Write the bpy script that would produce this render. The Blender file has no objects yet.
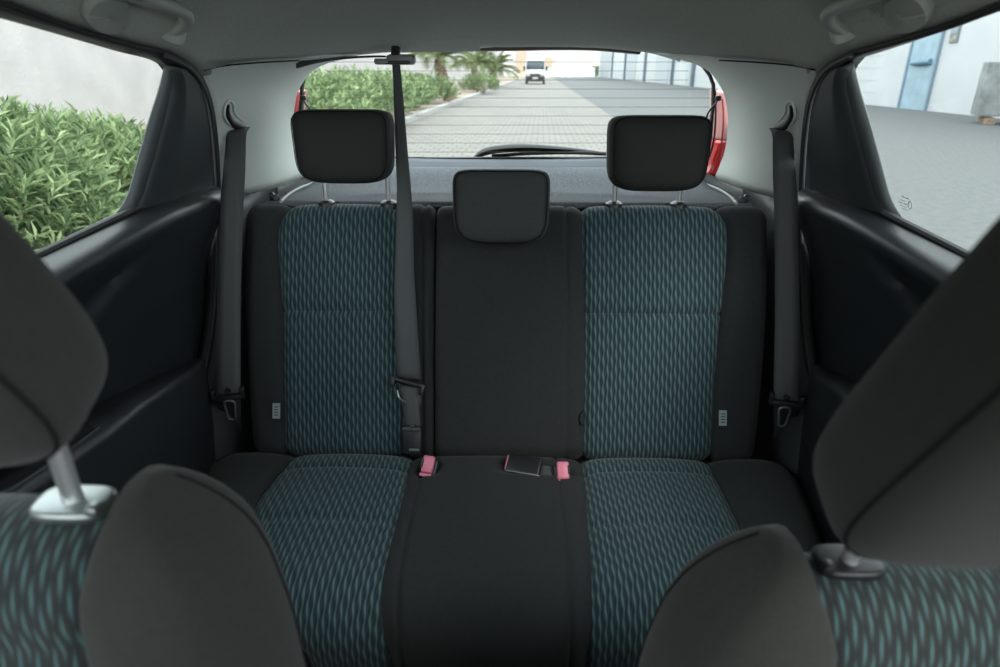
import bpy, bmesh, math, random
from mathutils import Vector, Matrix

random.seed(7)
SC = bpy.context.scene
COL = SC.collection
R = math.radians
PI = math.pi

# ------------------------------------------------------------------ camera
CAM = Vector((.02, 0, 1.25))
PITCH, YAW, FPX = 22.3, 1.4, 640.0
cd = bpy.data.cameras.new('camera')
cam = bpy.data.objects.new('camera', cd)
COL.objects.link(cam)
cam.location = CAM
cam.rotation_euler = (R(90 - PITCH), 0, R(YAW))
cd.sensor_width = 36
cd.lens = FPX / 1000 * 36
cd.clip_start = .02
cd.clip_end = 2000
cd.dof.use_dof = True
cd.dof.focus_distance = 1.42
cd.dof.aperture_fstop = 4.5
SC.camera = cam

# ------------------------------------------------------------------ sky, sun, exposure
world = bpy.data.worlds.new('overcast sky')
SC.world = world
world.use_nodes = True
bg = world.node_tree.nodes['Background']
bg.inputs[0].default_value = (.90, .98, 1.0, 1)
bg.inputs[1].default_value = 4.2
sd = bpy.data.lights.new('hazy_sun', 'SUN')
sd.energy = 2.2
sd.angle = R(25)
sd.color = (1, .95, .88)
sun = bpy.data.objects.new('hazy_sun', sd)
COL.objects.link(sun)
sun.rotation_euler = (R(48), 0, R(35))
sun['kind'] = 'helper'
SC.view_settings.view_transform = 'Standard'
SC.view_settings.look = 'None'
SC.view_settings.gamma = 1
SC.view_settings.use_curve_mapping = False
SC.view_settings.exposure = 0.0

# ------------------------------------------------------------------ rays
_rot = Matrix.Rotation(R(YAW), 3, 'Z') @ Matrix.Rotation(R(90 - PITCH), 3, 'X')
def ray(px, py):
    return _rot @ Vector(((px - 500) / FPX, (333.5 - py) / FPX, -1))
def P(px, py, x=None, y=None, z=None, t=None, pl=None):
    """the point of the place that the photograph shows at (px, py), on a given plane"""
    d = ray(px, py)
    if x is not None: t = (x - CAM.x) / d.x
    elif y is not None: t = (y - CAM.y) / d.y
    elif z is not None: t = (z - CAM.z) / d.z
    elif pl is not None:
        n, c = pl
        t = (c - n.dot(CAM)) / n.dot(d)
    return CAM + d * t

# ------------------------------------------------------------------ mesh helpers
def lerp(a, b, k): return a + (b - a) * k
def clamp(v, a=0., b=1.): return max(a, min(b, v))
def sstep(a, b, v):
    k = clamp((v - a) / (b - a)); return k * k * (3 - 2 * k)
def table(rows, v):
    """piecewise-linear look-up, rows ascending"""
    if v <= rows[0][0]: return rows[0][1]
    for (a, fa), (b, fb) in zip(rows, rows[1:]):
        if v <= b: return lerp(fa, fb, (v - a) / (b - a))
    return rows[-1][1]
def smooth_table(rows, v, w=.02):
    return sum(table(rows, v + w * k / 3) for k in range(-3, 4)) / 7

def spline(pts, n, closed=False):
    """Catmull-Rom through pts, resampled to n evenly spaced points"""
    pts = [Vector(p) for p in pts]
    m = len(pts)
    out = []
    segs = m if closed else m - 1
    for i in range(segs):
        if closed:
            p0, p1, p2, p3 = pts[(i - 1) % m], pts[i], pts[(i + 1) % m], pts[(i + 2) % m]
        else:
            p1, p2 = pts[i], pts[i + 1]
            p0 = pts[i - 1] if i > 0 else p1 * 2 - p2
            p3 = pts[i + 2] if i + 2 < m else p2 * 2 - p1
        for k in range(12):
            u = k / 12
            out.append(.5 * ((2 * p1) + (p2 - p0) * u + (2 * p0 - 5 * p1 + 4 * p2 - p3) * u * u + (3 * p1 - p0 - 3 * p2 + p3) * u ** 3))
    out.append(pts[0].copy() if closed else pts[-1].copy())
    L = [0]
    for a, b in zip(out, out[1:]): L.append(L[-1] + (b - a).length)
    res = []
    j = 0
    cnt = n if closed else n - 1
    for i in range(n):
        d = L[-1] * i / cnt
        while j < len(L) - 2 and L[j + 1] < d: j += 1
        s = L[j + 1] - L[j]
        res.append(out[j].lerp(out[j + 1], (d - L[j]) / s if s > 1e-9 else 0))
    return res

class MB:
    def __init__(s):
        s.v, s.f, s.uv, s.mi = [], [], [], []
    def add(s, v, f, uv=None, mi=0, M=None):
        o = len(s.v)
        s.v += [tuple(M @ Vector(p)) if M is not None else tuple(p) for p in v]
        s.f += [tuple(i + o for i in q) for q in f]
        s.uv += list(uv) if uv else [(0, 0)] * len(v)
        s.mi += [mi] * len(f)
        return s
    def grid(s, rows, close_u=False, uv=None, mi=0):
        n, m = len(rows), len(rows[0])
        v = [p for r in rows for p in r]
        f = []
        for i in range(n - 1):
            for j in range(m if close_u else m - 1):
                k = (j + 1) % m
                f.append((i * m + j, i * m + k, (i + 1) * m + k, (i + 1) * m + j))
        return s.add(v, f, [q for r in uv for q in r] if uv else None, mi)
    def tube(s, pts, r, n=10, closed=False, mi=0, flat=1.0):
        pts = [Vector(p) for p in pts]
        m = len(pts)
        rr = r if isinstance(r, (list, tuple)) else [r] * m
        rows = []
        up = None
        for i, p in enumerate(pts):
            a = pts[i - 1] if i > 0 else (pts[-1] if closed else p)
            b = pts[i + 1] if i < m - 1 else (pts[0] if closed else p)
            t = (b - a).normalized()
            if up is None:
                up = Vector((0, 0, 1)) if abs(t.z) < .9 else Vector((1, 0, 0))
            up = (up - t * up.dot(t)).normalized()
            w = t.cross(up)
            rows.append([p + (w * math.cos(2 * PI * k / n) + up * flat * math.sin(2 * PI * k / n)) * rr[i] for k in range(n)])
        if closed: rows.append(rows[0])
        o = len(s.v)
        s.grid(rows, True, mi=mi)
        if not closed:
            s.f.append(tuple(o + k for k in range(n))[::-1]); s.mi.append(mi)
            s.f.append(tuple(o + (m - 1) * n + k for k in range(n))); s.mi.append(mi)
        return s
    def rings(s, rows, uv=None, mi=0):
        """closed rings skinned, both ends capped"""
        o = len(s.v); m = len(rows[0])
        s.grid(rows, True, uv, mi)
        s.f.append(tuple(o + k for k in range(m))[::-1]); s.mi.append(mi)
        e = o + (len(rows) - 1) * m
        s.f.append(tuple(e + k for k in range(m))); s.mi.append(mi)
        return s
    def rbox(s, c, size, b=.003, seg=2, M=None, mi=0, taper=None):
        bm = bmesh.new()
        bmesh.ops.create_cube(bm, size=1)
        for v in bm.verts:
            v.co = Vector((v.co.x * size[0], v.co.y * size[1], v.co.z * size[2]))
            if taper and v.co.z > 0:
                v.co.x *= taper[0]; v.co.y *= taper[1]
        if b: bmesh.ops.bevel(bm, geom=bm.edges[:], offset=b, segments=seg, profile=.5, affect='EDGES')
        bm.verts.index_update()
        vs = [v.co.copy() for v in bm.verts]
        fs = [tuple(v.index for v in f.verts) for f in bm.faces]
        bm.free()
        T = Matrix.Translation(Vector(c)) @ (M.to_4x4() if M is not None else Matrix.Identity(4))
        return s.add(vs, fs, None, mi, T)
    def prism(s, outline, depth, b=0., seg=2, M=None, mi=0):
        """outline in local xy, thickness along local z from 0 to depth"""
        bm = bmesh.new()
        a = [bm.verts.new((p[0], p[1], 0)) for p in outline]
        f = bm.faces.new(a)
        r = bmesh.ops.extrude_face_region(bm, geom=[f])
        for v in [g for g in r['geom'] if isinstance(g, bmesh.types.BMVert)]: v.co.z += depth
        bmesh.ops.recalc_face_normals(bm, faces=bm.faces[:])
        if b: bmesh.ops.bevel(bm, geom=[e for e in bm.edges if abs(e.verts[0].co.z - e.verts[1].co.z) < 1e-6], offset=b, segments=seg, profile=.5, affect='EDGES')
        bm.verts.index_update()
        vs = [v.co.copy() for v in bm.verts]
        fs = [tuple(v.index for v in f.verts) for f in bm.faces]
        bm.free()
        return s.add(vs, fs, None, mi, M)

WORLD = {}
def tag(o, label=None, cat=None, group=None, kind=None):
    if label: o['label'] = label
    if cat: o['category'] = cat
    if group: o['group'] = group
    if kind: o['kind'] = kind
    return o
def empty(name, loc, label=None, cat=None, group=None, kind=None):
    o = bpy.data.objects.new(name, None)
    o.empty_display_size = .05
    COL.objects.link(o)
    o.location = loc
    WORLD[o.name] = Vector(loc)
    return tag(o, label, cat, group, kind)
def obj(name, mb, mat, parent=None, smooth=True, thick=0., angle=40, label=None, offset=0., weld=False):
    """link a mesh built in world coordinates as ONE object with its own origin"""
    vs = mb.v
    lo = [min(v[i] for v in vs) for i in range(3)]
    hi = [max(v[i] for v in vs) for i in range(3)]
    org = Vector(((lo[0] + hi[0]) / 2, (lo[1] + hi[1]) / 2, lo[2]))
    me = bpy.data.meshes.new(name)
    me.from_pydata([(v[0] - org.x, v[1] - org.y, v[2] - org.z) for v in vs], [], mb.f)
    ul = me.uv_layers.new(name='UVMap')
    for lp in me.loops: ul.data[lp.index].uv = mb.uv[lp.vertex_index]
    for m in (mat if isinstance(mat, (list, tuple)) else [mat]): me.materials.append(m)
    for p, i in zip(me.polygons, mb.mi): p.material_index = i
    bm = bmesh.new(); bm.from_mesh(me)
    if weld: bmesh.ops.remove_doubles(bm, verts=bm.verts[:], dist=1e-5)
    bmesh.ops.recalc_face_normals(bm, faces=bm.faces[:])
    bm.to_mesh(me); bm.free()
    if smooth:
        me.shade_smooth()
        me.set_sharp_from_angle(angle=R(angle))
    o = bpy.data.objects.new(name, me)
    COL.objects.link(o)
    WORLD[o.name] = org
    if parent is not None:
        o.parent = parent
        o.location = org - WORLD[parent.name]
    else:
        o.location = org
    if thick:
        md = o.modifiers.new('thickness', 'SOLIDIFY'); md.thickness = thick; md.offset = offset
    if label: o['label'] = label
    return o

def mirx(mb):
    m = MB()
    m.v = [(-v[0], v[1], v[2]) for v in mb.v]
    m.f = [tuple(reversed(f)) for f in mb.f]
    m.uv, m.mi = list(mb.uv), list(mb.mi)
    return m
def sided(mb, side):
    return mb if side < 0 else mirx(mb)

def puffy(w, h, d, ptop=7, pbot=4.5, pd=3.2, taper=1., n=14):
    """a padded block: superellipse outline in x-z, rounded through its depth y; half sizes"""
    key, v, f = {}, [], []
    def vid(a, b, c):
        k = (round(a, 5), round(b, 5), round(c, 5))
        if k not in key:
            p = ptop if c > 0 else pbot
            r2 = (abs(a) ** p + abs(c) ** p) ** (1 / p)
            r = (r2 ** pd + abs(b) ** pd) ** (1 / pd)
            q = Vector((a, b, c)) / r
            z = q.z
            key[k] = len(v)
            v.append(Vector((q.x * w * lerp(1, taper, (z + 1) / 2), q.y * d, z * h)))
        return key[k]
    # denser near the edges
    g = [math.sin(PI / 2 * (2 * i / n - 1)) for i in range(n + 1)]
    for ax in range(3):
        for sg in (-1, 1):
            for i in range(n):
                for j in range(n):
                    q = []
                    for (a, b) in ((i, j), (i + 1, j), (i + 1, j + 1), (i, j + 1)):
                        t = [0, 0, 0]; t[ax] = sg; t[(ax + 1) % 3] = g[a]; t[(ax + 2) % 3] = g[b]
                        q.append(vid(*t))
                    f.append(tuple(q if sg > 0 else q[::-1]))
    return v, f
def outline_loop(w, h, d, y, k, ptop=7, pbot=4.5, taper=1., n=64):
    out = []
    for i in range(n):
        a = 2 * PI * i / n
        c, s = math.cos(a), math.sin(a)
        p = ptop if s > 0 else pbot
        r = (abs(c) ** p + abs(s) ** p) ** (1 / p)
        x, z = c / r, s / r
        out.append(Vector((x * k * w * lerp(1, taper, (z + 1) / 2), y * d, z * k * h)))
    return out

# ------------------------------------------------------------------ materials
def nodes(name):
    m = bpy.data.materials.new(name); m.use_nodes = True
    nt = m.node_tree
    return m, nt, nt.nodes['Principled BSDF']
def mat(name, col, rough=.6, metal=0., spec=.5, noise=None, bump=None, coat=0., sheen=0.):
    """noise=(scale, amount): value variation; bump=(scale, strength, distance)"""
    m, nt, b = nodes(name)
    b.inputs['Base Color'].default_value = (*col, 1)
    b.inputs['Roughness'].default_value = rough
    b.inputs['Metallic'].default_value = metal
    b.inputs['Specular IOR Level'].default_value = spec
    b.inputs['Coat Weight'].default_value = coat
    b.inputs['Sheen Weight'].default_value = sheen
    if noise or bump:
        tc = nt.nodes.new('ShaderNodeTexCoord')
    if noise:
        n = nt.nodes.new('ShaderNodeTexNoise'); n.inputs['Scale'].default_value = noise[0]; n.inputs['Detail'].default_value = 6
        nt.links.new(tc.outputs['Object'], n.inputs['Vector'])
        r = nt.nodes.new('ShaderNodeMapRange')
        r.inputs[1].default_value = .3; r.inputs[2].default_value = .7
        r.inputs[3].default_value = 1 - noise[1]; r.inputs[4].default_value = 1 + noise[1]
        nt.links.new(n.outputs['Fac'], r.inputs[0])
        x = nt.nodes.new('ShaderNodeVectorMath'); x.operation = 'SCALE'
        x.inputs[0].default_value = col
        nt.links.new(r.outputs[0], x.inputs['Scale'])
        nt.links.new(x.outputs[0], b.inputs['Base Color'])
    if bump:
        n = nt.nodes.new('ShaderNodeTexNoise'); n.inputs['Scale'].default_value = bump[0]; n.inputs['Detail'].default_value = 3
        nt.links.new(tc.outputs['Object'], n.inputs['Vector'])
        bp = nt.nodes.new('ShaderNodeBump'); bp.inputs['Strength'].default_value = bump[1]; bp.inputs['Distance'].default_value = bump[2]
        nt.links.new(n.outputs['Fac'], bp.inputs['Height'])
        nt.links.new(bp.outputs[0], b.inputs['Normal'])
    return m
def math_node(nt, op, a, b=None, c=None):
    n = nt.nodes.new('ShaderNodeMath'); n.operation = op
    for i, v in enumerate((a, b, c)):
        if v is None: continue
        if isinstance(v, (int, float)): n.inputs[i].default_value = v
        else: nt.links.new(v, n.inputs[i])
    return n.outputs[0]
def woven(name, pitch, length, ground, mid, line, lw, wander, rand=.0, fd=.26):
    """dark cloth with rows of wavy woven strokes running along v (UVs in metres)"""
    m, nt, b = nodes(name)
    b.inputs['Roughness'].default_value = .9
    b.inputs['Specular IOR Level'].default_value = .2
    b.inputs['Sheen Weight'].default_value = .15
    uv = nt.nodes.new('ShaderNodeUVMap')
    sp = nt.nodes.new('ShaderNodeSeparateXYZ'); nt.links.new(uv.outputs[0], sp.inputs[0])
    M = lambda *a: math_node(nt, *a)
    nz = nt.nodes.new('ShaderNodeTexNoise'); nz.inputs['Scale'].default_value = 60
    nt.links.new(uv.outputs[0], nz.inputs['Vector'])
    xs = M('ADD', M('DIVIDE', sp.outputs[0], pitch), M('MULTIPLY', M('SUBTRACT', nz.outputs['Fac'], .5), rand))
    col = M('FLOOR', xs)
    fr = M('SUBTRACT', M('FRACT', xs), .5)
    hsh = M('FRACT', M('MULTIPLY', M('SINE', M('MULTIPLY', col, 12.9898)), 43758.5))
    ph = M('ADD', M('DIVIDE', sp.outputs[1], length), M('ADD', M('MULTIPLY', col, .5), M('MULTIPLY', hsh, .22)))
    ang = M('MULTIPLY', ph, 2 * PI)
    off = M('MULTIPLY', M('SINE', ang), wander)
    d = M('ABSOLUTE', M('SUBTRACT', fr, off))
    fade = M('ADD', 1 - fd, M('MULTIPLY', M('COSINE', M('ADD', ang, .6)), fd))
    rg = nt.nodes.new('ShaderNodeMapRange'); rg.interpolation_type = 'SMOOTHSTEP'
    nt.links.new(d, rg.inputs[0])
    rg.inputs[1].default_value = lw * .35; rg.inputs[2].default_value = lw
    rg.inputs[3].default_value = 1; rg.inputs[4].default_value = 0
    fac = M('MULTIPLY', rg.outputs[0], fade)
    g2 = M('ADD', .5, M('MULTIPLY', M('SINE', M('ADD', ang, 1.9)), .5))
    mx = nt.nodes.new('ShaderNodeMix'); mx.data_type = 'RGBA'
    mx.inputs[6].default_value = (*ground, 1); mx.inputs[7].default_value = (*mid, 1)
    nt.links.new(g2, mx.inputs[0])
    m2 = nt.nodes.new('ShaderNodeMix'); m2.data_type = 'RGBA'
    nt.links.new(fac, m2.inputs[0]); nt.links.new(mx.outputs[2], m2.inputs[6])
    m2.inputs[7].default_value = (*line, 1)
    nt.links.new(m2.outputs[2], b.inputs['Base Color'])
    bp = nt.nodes.new('ShaderNodeBump'); bp.inputs['Strength'].default_value = .25; bp.inputs['Distance'].default_value = .0008
    nt.links.new(fac, bp.inputs['Height']); nt.links.new(bp.outputs[0], b.inputs['Normal'])
    return m
def glass_mat(name, tint):
    m = bpy.data.materials.new(name); m.use_nodes = True
    nt = m.node_tree; nt.nodes.clear()
    out = nt.nodes.new('ShaderNodeOutputMaterial')
    mx = nt.nodes.new('ShaderNodeMixShader')
    tr = nt.nodes.new('ShaderNodeBsdfTransparent'); tr.inputs[0].default_value = (*tint, 1)
    gl = nt.nodes.new('ShaderNodeBsdfGlossy'); gl.inputs['Roughness'].default_value = .02
    lw = nt.nodes.new('ShaderNodeLayerWeight'); lw.inputs[0].default_value = .5
    pw = math_node(nt, 'MULTIPLY_ADD', math_node(nt, 'POWER', lw.outputs['Facing'], 5.), .5, .035)
    nt.links.new(pw, mx.inputs[0]); nt.links.new(tr.outputs[0], mx.inputs[1]); nt.links.new(gl.outputs[0], mx.inputs[2])
    nt.links.new(mx.outputs[0], out.inputs[0])
    return m

M = {}
M['cloth'] = mat('black woven cloth', (.0255, .0275, .0285), .92, spec=.2, noise=(140, .10), bump=(900, .25, .0006), sheen=.08)
M['cloth2'] = mat('charcoal knit', (.050, .052, .050), .9, spec=.2, noise=(160, .08), bump=(900, .25, .0006), sheen=.1)
M['front_cloth'] = mat('grey brown knit', (.030, .031, .0285), .9, spec=.2, noise=(200, .10), bump=(1100, .3, .0006), sheen=.1)
M['head'] = mat('headrest cover', (.024, .024, .0235), .8, spec=.3, noise=(200, .08), bump=(900, .2, .0005))
M['head2'] = mat('headrest cover soft', (.042, .044, .043), .85, spec=.3, noise=(200, .08), bump=(900, .2, .0005))
M['teal'] = woven('teal woven fabric', .0092, .034, (.0125, .0255, .032), (.027, .050, .060), (.094, .152, .168), .27, .085)
M['teal_front'] = woven('teal woven fabric close', .0064, .036, (.019, .022, .023), (.033, .036, .036), (.068, .15, .156), .22, .05, .30, .46)
M['seam'] = mat('dark seam thread', (.012, .012, .013), .9, spec=.1)
M['vinyl'] = mat('grained black door vinyl', (.0145, .0165, .020), .36, spec=.5, bump=(420, .35, .0008))
M['plastic'] = mat('dark grey plastic', (.038, .043, .046), .5, spec=.45, bump=(700, .12, .0004))
M['black'] = mat('black plastic', (.014, .015, .017), .38, spec=.5)
M['arm'] = mat('dark armrest vinyl', (.019, .021, .024), .42, spec=.5, bump=(420, .3, .0008))
M['rubber'] = mat('black rubber seal', (.020, .021, .022), .6, spec=.4)
M['grey_rubber'] = mat('grey glazing rubber', (.075, .085, .088), .5, spec=.5)
M['pale'] = mat('pale grey trim plastic', (.64, .68, .64), .55, spec=.35, bump=(600, .1, .0004))
M['liner'] = mat('grey headliner felt', (.47, .49, .455), .95, spec=.1, noise=(250, .10), bump=(700, .4, .0008))
M['handle'] = mat('grey handle plastic', (.36, .38, .36), .45, spec=.4)
M['belt'] = mat('grey belt webbing', (.064, .068, .071), .6, spec=.35, bump=(600, .15, .0004))
M['chrome'] = mat('chromed steel', (.80, .81, .81), .30, metal=.85)
M['satin'] = mat('satin silver', (.34, .37, .37), .36, metal=.85)
M['pink'] = mat('pink release button', (.72, .20, .30), .4, spec=.5)
M['red'] = mat('red lamp lens', (.62, .015, .02), .12, spec=.6, coat=.6)
M['pinklens'] = mat('faded pink lamp lens', (.74, .36, .35), .15, spec=.6, coat=.6)
M['darkred'] = mat('dark red paint', (.28, .02, .02), .25, coat=.5)
M['carpet'] = mat('grey speckled shelf felt', (.15, .16, .175), .95, spec=.1, noise=(330, .45), bump=(500, .4, .001))
M['tailgate'] = mat('blue grey tailgate trim', (.16, .18, .21), .5, spec=.5)
M['floor'] = mat('black floor carpet', (.02, .02, .021), .95, spec=.1, noise=(200, .3))
M['tagc'] = mat('grey cloth label', (.30, .34, .35), .8)
M['tagt'] = mat('dark label print', (.04, .05, .06), .8)
M['glass'] = glass_mat('clear window glass', (.93, .97, .96))
M['mark'] = mat('glass marking', (.22, .25, .25), .7)
M['wire'] = mat('brown heating wire', (.10, .07, .06), .6)

# ================================================================== THE CAR'S SHELL
CXH = 0.0
# upper side plane of the cabin (windows lean in): x - .36 z = const
NS = Vector((1, 0, -.36))
def side_pt(px, py, off=0.):
    return P(px, py, pl=(NS, -.655 - .36 * 1.02 + off))
def ext_front(a, b, y):
    d = (b - a); return a + d * ((y - a.y) / d.y)

# ---- curves on the left, all mirrored for the right
H_top = [side_pt(*q) for q in ((0, 3), (70, 28), (125, 43.5), (162, 53), (184, 64))]
H_top = [ext_front(H_top[1], H_top[0], .22), ext_front(H_top[1], H_top[0], .5)] + H_top
D_curve = [side_pt(196, 78), side_pt(205, 100), side_pt(210, 130), side_pt(213, 165), side_pt(214.5, 200),
           P(213, 250, x=-.655), P(209, 320, x=-.66), P(199, 380, x=-.66), P(190, 455, x=-.66), P(184, 520, x=-.66), P(180, 600, x=-.66)]
SEAL = H_top + D_curve
def Hz(y):
    """height and half-width of the headliner's side edge"""
    rows = sorted((p.y, p) for p in H_top[:] + D_curve[:1])
    if y <= rows[0][0]: return rows[0][1]
    for (a, pa), (b, pb) in zip(rows, rows[1:]):
        if y <= b: return pa.lerp(pb, (y - a) / (b - a))
    return rows[-1][1]
ZC = [(-.75, 1.33), (-.4, 1.385), (0, 1.405), (.5, 1.41), (1.0, 1.385), (1.3, 1.352), (1.5, 1.322), (1.64, 1.296)]
def roof_z(x, y):
    e = Hz(min(y, 1.3)); W = abs(e.x)
    zc = smooth_table(ZC, y, .12)
    if y > D_curve[0].y: zs = e.z - (y - D_curve[0].y) * .12
    else: zs = e.z
    k = clamp(abs(x) / W, 0, 1.05)
    return zc - (zc - zs) * k ** 3.4
def roof_hit(px, py):
    d = ray(px, py); t = .3
    while t < 3:
        p = CAM + d * t
        if p.z > roof_z(p.x, p.y): return p
        t += .002
    return p

ceil = MB()
rows = []
ny, nx = 46, 41
REAR = [(0, 1.63), (.30, 1.62)] + sorted((abs(p.x), p.y + .010) for p in (roof_hit(318, 55), roof_hit(280, 57), roof_hit(235, 60), roof_hit(208, 66))) + [(.60, 1.36)]
REAR = [q for q in REAR[:2]] + [q for q in REAR[2:] if q[0] > .31]
for i in range(ny + 1):
    r = []
    for j in range(nx):
        u = 2 * j / (nx - 1) - 1
        k = i / ny
        ys = table(REAR, abs(u) * abs(Hz(1.3).x))
        y = lerp(-.72, ys, k)  # front end carried forward, out of view, to cut windscreen light
        W = abs(Hz(min(y, 1.3)).x)
        x = u * W
        r.append((x, y, roof_z(x, y)))
    rows.append(r)
ceil.grid(rows)
o = obj('ceiling', ceil, M['liner'], thick=.004)
tag(o, 'grey felt headliner over the rear seats', kind='structure')

# ---- rear pillars: pale trim between the door seal and the tailgate opening
A_px = [((362, 53), 1.63), ((344, 58), 1.66), ((326, 62.5), 1.69), ((311, 70), 1.72), ((303, 79), 1.74), ((295.5, 93), 1.765),
        ((292, 111), 1.785), ((291.5, 127), 1.80), ((294, 150), 1.815), ((299, 165), 1.82), ((304, 177), 1.825)]
A_curve = [P(*q, y=y) for q, y in A_px]
A_curve = spline(A_curve, 26)
def c_pillar(side):
    top_in = roof_hit(300, 20)
    Dc = [roof_hit(318, 55) + Vector((0, 0, .004)), roof_hit(280, 57) + Vector((0, 0, .005)), roof_hit(235, 60) + Vector((0, 0, .006)), roof_hit(208, 66) + Vector((0, 0, .004))] + \
         [p + Vector((.004, .006, 0)) for p in D_curve[:5]]
    Ds = spline(Dc, 26)
    rows = []
    for a, b in zip(Ds, A_curve):
        r = []
        for k in range(15):
            q = k / 14
            p = a.lerp(b, q)
            nrm = Vector((1, -.55, -.3)).normalized()
            p += nrm * .016 * math.sin(PI * q)
            r.append(p)
        # rolled lip into the tailgate opening
        for k in (1, 2, 3, 4):
            an = k * PI / 8
            r.append(b + Vector((-.02 * (1 - math.cos(an)), .02 * math.sin(an) + .008 * k, 0)))
        rows.append(r)
    m = MB(); m.grid(rows)
    return m
trim = {}
for side, n_, lab in ((-1, 1, 'left'), (1, 2, 'right')):
    e = empty('trim_%d' % n_, (side * .6, 1.55, 1.0), kind='structure',
              label='pale grey rear pillar trim on the %s of the tailgate glass' % lab)
    trim[side] = e
    obj('pillar_panel', sided(c_pillar(side), side), M['pale'], e, thick=.004)
    # dark lower quarter trim beside the seat, down to the cushion
    m = MB()
    lo = [P(217, 204, x=-.645), P(245, 194, y=1.66), P(275, 186, y=1.74), P(304, 176, y=1.83), P(330, 165, y=1.88)]
    lo = spline(lo, 12)
    m.grid([lo, [p + Vector((.018, -.004, -.02)) for p in lo], [p + Vector((.02, -.006, -.06)) for p in lo], [p + Vector((.01, 0, -.45)) for p in lo]])
    obj('shelf_side_trim', sided(m, side), M['plastic'], e, thick=.004)
    m = MB()
    Dd = spline(D_curve[4:], 20)
    m.grid([[p + Vector((.0, .008, 0)) for p in Dd], [p + Vector((.02, .03, 0)) for p in Dd], [p + Vector((.035, .09, 0)) for p in Dd], [p + Vector((.04, .30, 0)) for p in Dd]])
    obj('quarter_panel', sided(m, side), M['plastic'], e, thick=.004)
    # bezel of the belt outlet: hooked dark slot in a pale moulded rim
    def pil(px, py):
        # point on the pillar surface at this place of the photograph (left side)
        a, b = D_curve[2], A_curve[14]
        n = (b - a).cross(D_curve[4] - D_curve[1]).normalized()
        w = Vector((1, -.55, -.3)).normalized()
        return P(px, py, pl=(n, n.dot(a + w * .0145)))
    mid = [pil(*q) for q in ((228.5, 105), (228, 113), (231, 121), (239, 126), (249, 130))]
    mid = spline(mid, 20)
    m = MB(); m.tube(mid, [.004 + .0065 * math.sin(PI * i / 19) for i in range(20)], 10, flat=.7)
    obj('belt_slot', sided(m, side), M['black'], e)
    rim = [pil(*q) for q in ((228, 101), (224.5, 108), (224.5, 117), (229, 124), (240, 130), (252, 134), (256, 130), (250, 125), (240, 119), (234, 112), (233, 104))]
    m = MB(); m.tube(spline(rim, 60, True), .0032, 8, True)
    obj('belt_bezel', sided(m, side), M['pale'], e)
    # seam between headliner and pillar
    ln = spline([roof_hit(*q) + Vector((0, 0, -.002)) for q in ((203, 69), (225, 64.5), (260, 61.5), (299, 59.5))], 14)
    m = MB(); m.tube(ln, .0016, 6)
    obj('liner_seam', sided(m, side), M['seam'], e)

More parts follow.
